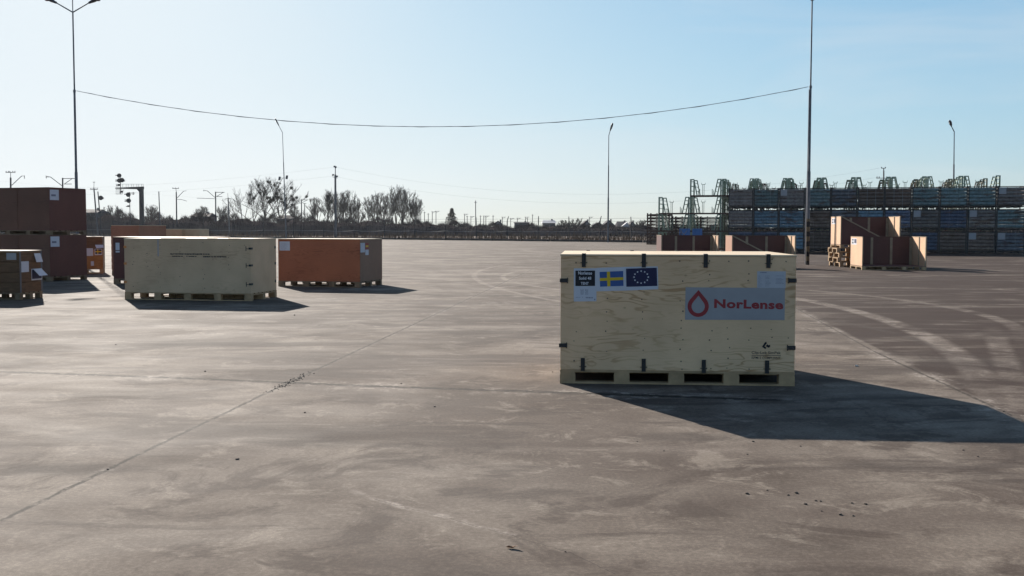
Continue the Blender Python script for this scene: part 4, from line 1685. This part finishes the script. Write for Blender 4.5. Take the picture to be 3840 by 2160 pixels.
t, L = mast('railway_signal', 'leaning railway signal with one round head facing the gantry', 'signal', 367, 718, 230, [], .13, 14, M_darkiron, GS)
disc(L, t, (378, 742), 8.6, 230, (.1, -.35), 1)
t, L = mast('railway_signal', 'upright railway signal with two round heads under the gantry arm', 'signal', 485.5, 720, 238, [('bracket', [(486, 723), (506, 723)], 1.4), ('bracket', [(486, 727), (506, 727)], 1.4)], .085, 4, M_darkiron, GS)
disc(L, t, (481, 730), 8.6, 238, (.2,))
disc(L, t, (482.5, 752.5), 8.6, 238, (.3, -.25))
b = MB().obox(L((483, 773)), (.28, 0, 0), (0, .15, 0), (0, 0, .18)).tube([L((480, 773)), L((472, 774.5))], [.12, .06], 6)
b.build('lower_lamp', M_darkiron, t)
ins(L, t, [(499.5, 723), (499.5, 728)], 2.4, 238, M_darkiron, 'relay_box')
# gantry
Y = 242.0
base = atY(532, 860, Y)
base.z = -.02
t = thing('signal_gantry', 'dark steel signal gantry with a cantilever arm, railings and hanging cage', 'signal gantry', base)
L = lambda p: atY(p[0], p[1], Y) - base
k = Y / FPX
b = MB()
b.prism([(L((525, 860)).x, 0), (L((540, 860)).x, 0), (L((536.5, 701)).x, L((536, 701)).z), (L((523.5, 701)).x, L((523, 701)).z)], -.4, .4)
b.build('column', M_darkiron, t)
b = MB()
b.prism([(L(p).x, L(p).z) for p in ((538.5, 709), (515, 709.5), (434, 707.5), (434, 704), (528, 700), (538.5, 699.5))], -.35, .35)
b.prism([(L(p).x, L(p).z) for p in ((523.6, 720), (523.6, 709.4), (514, 709.4))], -.3, .3)
b.build('arm', M_darkiron, t)
for xx in (436, 442, 460, 473, 481, 493, 500, 513, 520, 531, 537):
    y0 = 701.5 if xx > 450 else 704
    MB().tube([L((xx, y0)), L((xx, 690))], .035, 4).build('railing_post', M_mast, t)
MB().tube([L((434, 690.5)), L((538, 690.5))], .03, 4).build('railing', M_mast, t)
cg = MB()
for xx in (435, 439, 443.5, 448, 452, 457):
    cg.tube([L((xx, 709)), L((xx, 728))], .03, 4)
for yy in (711, 728):
    cg.tube([L((434, yy)), L((458, yy))], .035, 4)
cg.tube([L((458, 728)), L((465, 708))], .03, 4)
cg.build('hanging_cage', M_mast, t)
MB().tube([L((451.6, 728)), L((451.6, 652))], [.09, .07], 6).build('signal_post', M_darkiron, t)
disc(L, t, (447, 658.5), 8.2, Y, (.15,))
disc(L, t, (448, 677), 8.6, Y, (.25, -.25))
disc(L, t, (457.5, 675.5), 8.6, Y, (.05, -.4), 1)
b = MB().obox(L((446.5, 694)), (.26, 0, 0), (0, .15, 0), (0, 0, .2)).tube([L((444, 694)), L((435.5, 695))], [.12, .06], 6)
b.build('side_lamp', M_darkiron, t)
MB().obox(L((455.5, 719)), (.3, 0, 0), (0, .15, 0), (.1, 0, .22)).build('side_lamp', M_darkiron, t)

mast('line_pole', 'plain leaning pole without arms between the gantry and a crossbar mast', 'pole', 595.5, 718, 250, [], .13, 6, M_mast, GM)
t, L = mast('catenary_mast', 'catenary mast with a small crossbar and one upswept arm', 'mast', 661, 720, 255, [('post_top', [(661, 720), (659.5, 706)], 1.8), ('crossarm', [(646, 706.5), (671, 706.5)], 2), ('cantilever', [(664, 743), (688, 717), (699, 715.5)], 2), ('arm', [(664, 748), (680, 748), (700, 754)], 1.5)], .17, 2, group=GM)
ins(L, t, [(648, 704.5), (658, 704.5), (669, 704.5)], 1.5, 255)
t, L = mast('catenary_mast', 'catenary mast with a long downswept arm beside the wide pale tree', 'mast', 808.5, 719, 258, [('cantilever', [(807, 741), (778, 716), (762, 712.5)], 2), ('bracket', [(808, 721), (842, 721)], 2), ('bracket', [(812, 737), (838, 721)], 1.8), ('bracket', [(812, 737), (834, 737.5)], 1.8), ('arm', [(806, 745), (738, 743)], 1.5)], .17, 1, group=GM)
ins(L, t, [(764, 716), (769, 715)], 1.4, 258)
t, L = mast('line_pole', 'line pole with a short crossarm before the wide pale tree', 'pole', 855.5, 741, 240, [('crossarm', [(846, 745), (866, 745)], 1.8), ('rod', [(855, 741), (854, 724)], 1.3)], .15, 5, M_concrete, GM)
mast('catenary_mast', 'catenary mast with a braced bracket beside the small bare tree', 'mast', 1130.5, 748, 285, [('bracket', [(1130, 749.5), (1156, 749.5)], 1.8), ('bracket', [(1133, 760), (1152, 750)], 1.5), ('cantilever', [(1129, 764), (1110, 747)], 1.4)], .16, 1, group=GM)
mast('line_pole', 'short line pole standing close beside a braced catenary mast', 'pole', 1142.5, 762, 285, [('crossarm', [(1136, 763), (1149, 763)], 1.6)], .13, 1, group=GM)
# big floodlight pole inside the fence
q = fence_at(1258)
Y = q.y + 3
t, L = mast('floodlight_pole', 'thick dark concrete pole with small floodlights rising behind the orange-brown crate', 'floodlight pole', 1257.5, 655, Y, [('mast_top', [(1257.5, 656), (1257.5, 626)], 3.0), ('bracket', [(1247, 663), (1266, 668)], 2.0)], .2, 1, M_concrete)
for p in ((1249, 656), (1264, 661.5), (1254.5, 624.5), (1259, 627)):
    MB().obox(L(p), (.14, 0, 0), (0, .1, 0), (.03, 0, .13)).build('floodlight', M_lampgrey, t)
mast('catenary_mast', 'thin catenary mast between the two dense tree clumps', 'mast', 1346, 769, 310, [('bracket', [(1345, 769.5), (1366, 770)], 1.4), ('cantilever', [(1346, 778), (1336, 769)], 1.2)], .15, 0, group=GM)
far = [(1578, 787, 1), (1592, 794, 0), (1606, 800, 0), (1621, 793, 1), (1635, 791, 1), (1680, 800, 0), (1742, 802, 1), (1752, 809, 0), (1766, 811, 1), (1802, 808, 0), (1814, 809, 1), (1822, 809, 1), (1849, 808, 0), (1884, 813, 1), (1915, 818, 1), (1940, 817, 1), (1971, 813, 1), (1978, 818, 0), (1997, 804, 0), (2211, 813, 1)]
lands = ['first past the widest tree clump', 'second past the widest tree clump', 'third past the widest tree clump', 'fourth past the widest tree clump', 'last before the spruce', 'touching the spruce', 'first past the spruce', 'second past the spruce', 'third past the spruce', 'just past the tall wooden pole', 'second past the tall wooden pole', 'third past the tall wooden pole', 'above the first small gabled house', 'before the long dark shed', 'over the end of the long dark shed', 'over the middle of the long dark shed', 'at the far end of the long dark shed', 'between the shed and the white-roofed house', 'tallest behind the white-roofed house', 'beside the gabled houses']
for i, (pxx, py, kd) in enumerate(far):
    bars = [('crossarm', [(pxx - 4, py + 1), (pxx + 14, py + 1)], 1.2), ('bracket', [(pxx, py + 7), (pxx + 10, py + 1.5)], 1.0)] if kd else [('crossarm', [(pxx - 4, py + 3), (pxx + 4, py + 3)], 1.1)]
    mast('catenary_mast' if kd else 'line_pole', 'small far %s, %s' % ('catenary mast' if kd else 'line pole', lands[i]), 'mast' if kd else 'pole', pxx, py, 390, bars, .14, 0, group='small far masts along the railway')
t, L = mast('line_pole', 'tall wooden pole with a short crossarm past the spruce', 'pole', 1783.5, 752, 330, [('crossarm', [(1778, 759), (1789, 759)], 1.6)], .16, 1, M_concrete, GM)
t, L = mast('line_pole', 'concrete line pole with insulators peeking over the wall of cages', 'pole', 3314, 640, 150, [('rod', [(3314, 640), (3314, 632)], 3.5), ('crossarm', [(3305, 631), (3321, 631)], 2.2), ('crossarm', [(3286, 668), (3340, 668)], 2.4)], .12, 0, M_concrete, GM)
ins(L, t, [(3306, 628), (3320, 628), (3289, 664), (3297, 664), (3325, 664), (3336, 664)], 2.2, 150)


# overhead lines
def line3(label, A, B, sag, r_=.006):
    pts = []
    for i in range(41):
        k = i / 40
        q = A.lerp(B, k)
        q.z -= sag * 4 * k * (1 - k)
        pts.append(q)
    tag(MB().tube(pts, r_, 4, False).build('power_line', M_wire), label, 'power line', 'faint power lines beyond the yard')


Yp = fence_at(1258).y + 3
line3('upper faint power line from the floodlight pole towards the steel cages', atY(1257.5, 626, Yp), atY(3306, 629, 150), 4.1)
line3('lower faint power line from the floodlight pole towards the steel cages', atY(1264, 663, Yp), atY(3289, 665, 150), 4.0)
line3('upper faint power line from the floodlight pole towards the mistletoe tree', atY(1257.5, 626, Yp), atY(-200, 700, 236), 1.6)
line3('lower faint power line from the floodlight pole towards the mistletoe tree', atY(1250, 660, Yp), atY(-200, 722, 236), 1.6)
line3('faint railway wire running over the signal gantry', atY(-100, 669, 242), atY(1130, 762, 285), .6)


# ---------------------------------------------------------------- far houses
def house(label, px0, px1, py_ridge, py_eave, Y, gable=True, roof=None, wall=None, depth=9, py_base=None):
    a, b_ = atY(px0, 860, Y), atY(px1, 860, Y)
    wv = b_.x - a.x
    zr, ze = atY(px0, py_ridge, Y).z, atY(px0, py_eave, Y).z
    t = thing('house', label, 'house', (a.x, Y, -.02), 0, 'small houses beyond the field')
    MB().box(.15, wv - .15, .1, depth - .1, 0, ze).build('wall', wall or M_wall, t)
    r_ = MB()
    if gable:
        r_.prism([(-.3, ze - .12), (wv + .3, ze - .12), (wv / 2, zr)], -.3, depth)
        gw = MB().prism([(.3, ze + .01), (wv - .3, ze + .01), (wv / 2, zr - .35)], -.32, -.305)
        gw.build('gable', wall or M_wall, t)
    else:
        r_.add([(-.3, -.3, ze - .1), (wv + .3, -.3, ze - .1), (wv + .3, depth, ze - .1), (-.3, depth, ze - .1), (.2, depth / 2, zr), (wv - .2, depth / 2, zr)],
               [(3, 2, 1, 0), (0, 1, 5, 4), (2, 3, 4, 5), (0, 4, 3), (1, 2, 5)])
    ro = r_.build('roof', roof or M_roof, t)
    cx = wv * .68
    MB().box(cx, cx + .5, depth * .45, depth * .45 + .5, ze + (zr - ze) * .25, zr + .35).build('chimney', wall or M_wall, ro)
    for k in (.22, .6):
        MB().box(wv * k, wv * k + 1.0, .085, .105, ze * .42, ze * .80).build('window', M_roof, t)


house('low dark house end showing beside the tall crate stack', 296, 362, 783, 796, 262, False)
house('wide dark house roof beyond the thin bare tree', 713, 782, 797, 810, 285, False)
house('dark hipped house roof behind the floodlit lamp post', 1034, 1098, 806, 820, 288, False)
house('first small dark gabled house after the spruce', 1851, 1884, 827, 840, 330)
house('long dark flat-roofed shed with a level roofline', 1927, 1986, 832, 834, 330, False, depth=6)
house('house with a pale white sheet roof', 2035, 2084, 825, 835, 330, False, M_roofl)
house('small steep gabled house beside the round orchard tree', 2184, 2214, 826, 842, 330)
house('low wide gabled outhouse before the lamp post', 2226, 2262, 833, 844, 325)
house('tall dark gabled house directly behind the slender lamp post', 2262, 2306, 825, 846, 332)
house('house with a dark wall and a pale lean-to roof', 2316, 2358, 830, 848, 330, False)
house('small pointed gabled house between the pale lean-to and the racks', 2359, 2385, 830, 848, 331)
house('last small gabled house next to the rusty folded racks', 2398, 2424, 840, 852, 331)
t = thing('lean_to', 'pale sheet roof sloping off the dark-walled house', 'lean-to', atY(2330, 862, 322) * 1)
t.location.z = -.02
o0 = atY(2330, 862, 322)
MB().prism([(0, atY(2330, 850, 322).z), (atY(2360, 850, 322).x - o0.x, atY(2360, 850, 322).z), (atY(2352, 833, 322).x - o0.x, atY(2352, 833, 322).z)], -.1, 3).build('roof', M_roofl, t)
MB().box(.1, atY(2360, 850, 322).x - o0.x - .1, .2, 2.8, 0, atY(2330, 851, 322).z).build('wall', M_wall, t)

# ---------------------------------------------------------------- loose things on the concrete
rg = random.Random(17)
RS = [(1040, 870), (1050, 874), (1015, 925), (385, 963), (1490, 970), (1190, 1100), (1215, 1106), (1225, 1092), (1265, 1105), (1275, 1125), (1310, 1125), (1330, 1127), (1465, 1135), (1525, 1140), (1335, 1170), (1415, 1185), (1470, 1190), (1265, 1140), (1945, 907), (2010, 935), (1100, 1080), (1080, 1060), (175, 570), (355, 675), (40, 725), (540, 870), (775, 905), (655, 910), (1280, 890), (1300, 885), (1245, 890), (510, 870), (230, 1345), (330, 780), (845, 884), (1015, 1095), (1675, 1020), (2120, 740)]
LS = [(1085, 827), (1425, 750), (1025, 947), (765, 848), (465, 990), (740, 1395), (1750, 710), (1875, 720), (2185, 722), (500, 452), (525, 555), (1210, 600), (1730, 620), (2065, 627), (1315, 745), (1985, 437), (2005, 441), (1270, 325), (5, 823), (885, 567), (920, 563)]
spots = [(1920 + x * .8696, 900 + y * .8696) for x, y in RS] + [(x * .8696, 900 + y * .8696) for x, y in LS]
for (pxx, pyy) in [p_ for i_, p_ in enumerate(spots) if i_ % 5 in (0, 2) or 10 < i_ < 20]:
    q = at(pxx, pyy)
    r_ = rg.uniform(.005, .011) * max(1, q.y / 11)
    b = MB().ball((0, 0, r_ * .35), r_, (rg.uniform(.9, 1.6), 1, .6), .6, rg, 6, 4)
    o = b.build('dirt_clod', M_clod)
    o.location = (q.x, q.y, 0)
    o.rotation_euler = (0, 0, rg.uniform(0, 3))
    tag(o, 'small dark clod of dirt lying on the concrete', 'dirt clod', 'dirt clods scattered on the concrete')
q = at(1920 + 1485 * .8696, 900 + 545 * .8696)
o = MB().ball((0, 0, .006), .017, (1.3, 1, .7), .4, rg, 7, 5).build('stone', M_stone)
o.location = (q.x, q.y, 0)
tag(o, 'single white stone on the concrete beside the big pale crate', 'stone')
q = at(1922, 2057)
b = MB()
pts = [(-.034, 0, .004), (-.018, -.011, .012), (.004, -.013, .010), (.024, -.006, .016), (.036, .002, .022), (.020, .010, .012), (-.004, .012, .006), (-.022, .008, .010)]
b.add(pts + [(0, 0, .002)], [(i, (i + 1) % 8, 8) for i in range(8)])
b.add([(x, y, z - .002) for x, y, z in pts] + [(0, 0, .0)], [((i + 1) % 8, i, 8) for i in range(8)])
o = b.build('dry_leaf', M_leaf)
o.location = (q.x, q.y, 0.002)
o.rotation_euler = (0, 0, -.3)
tag(o, 'curled dry brown leaf lying on the bare concrete', 'leaf')
b = MB()
for i in range(110):
    k = rg.gauss(0, .16)
    j = rg.gauss(0, .035)
    A, B = at(1040, 1455), at(1140, 1408)
    d = (B - A).normalized()
    c = (A + B) / 2 + d * k * 2.2 + Vector((-d.y, d.x, 0)) * j
    r_ = rg.uniform(.003, .007)
    b.ball((c.x, c.y, r_ * .4), r_, (1.2, 1, .7), .6, rg, 5, 4)
tag(b.build('rubble', plain('crumbled_concrete', (.11, .095, .083), .95, .1, .3, 20)), 'crumbled concrete where the two joints cross', 'rubble', kind='stuff')


# ---------------------------------------------------------------- thin air over the yard and fields
mb = MB().box(-420, 420, -25, 460, -1.2, 24)
hz = bpy.data.materials.new('haze_air')
hz.use_nodes = True
hn = hz.node_tree.nodes
hn.remove(hn['Principled BSDF'])
pv = hn.new('ShaderNodeVolumePrincipled')
pv.inputs['Color'].default_value = (.86, .90, .95, 1)
pv.inputs['Density'].default_value = .00007
pv.inputs['Anisotropy'].default_value = .3
hz.node_tree.links.new(pv.outputs[0], hn['Material Output'].inputs['Volume'])
tag(mb.build('haze', hz), kind='stuff')
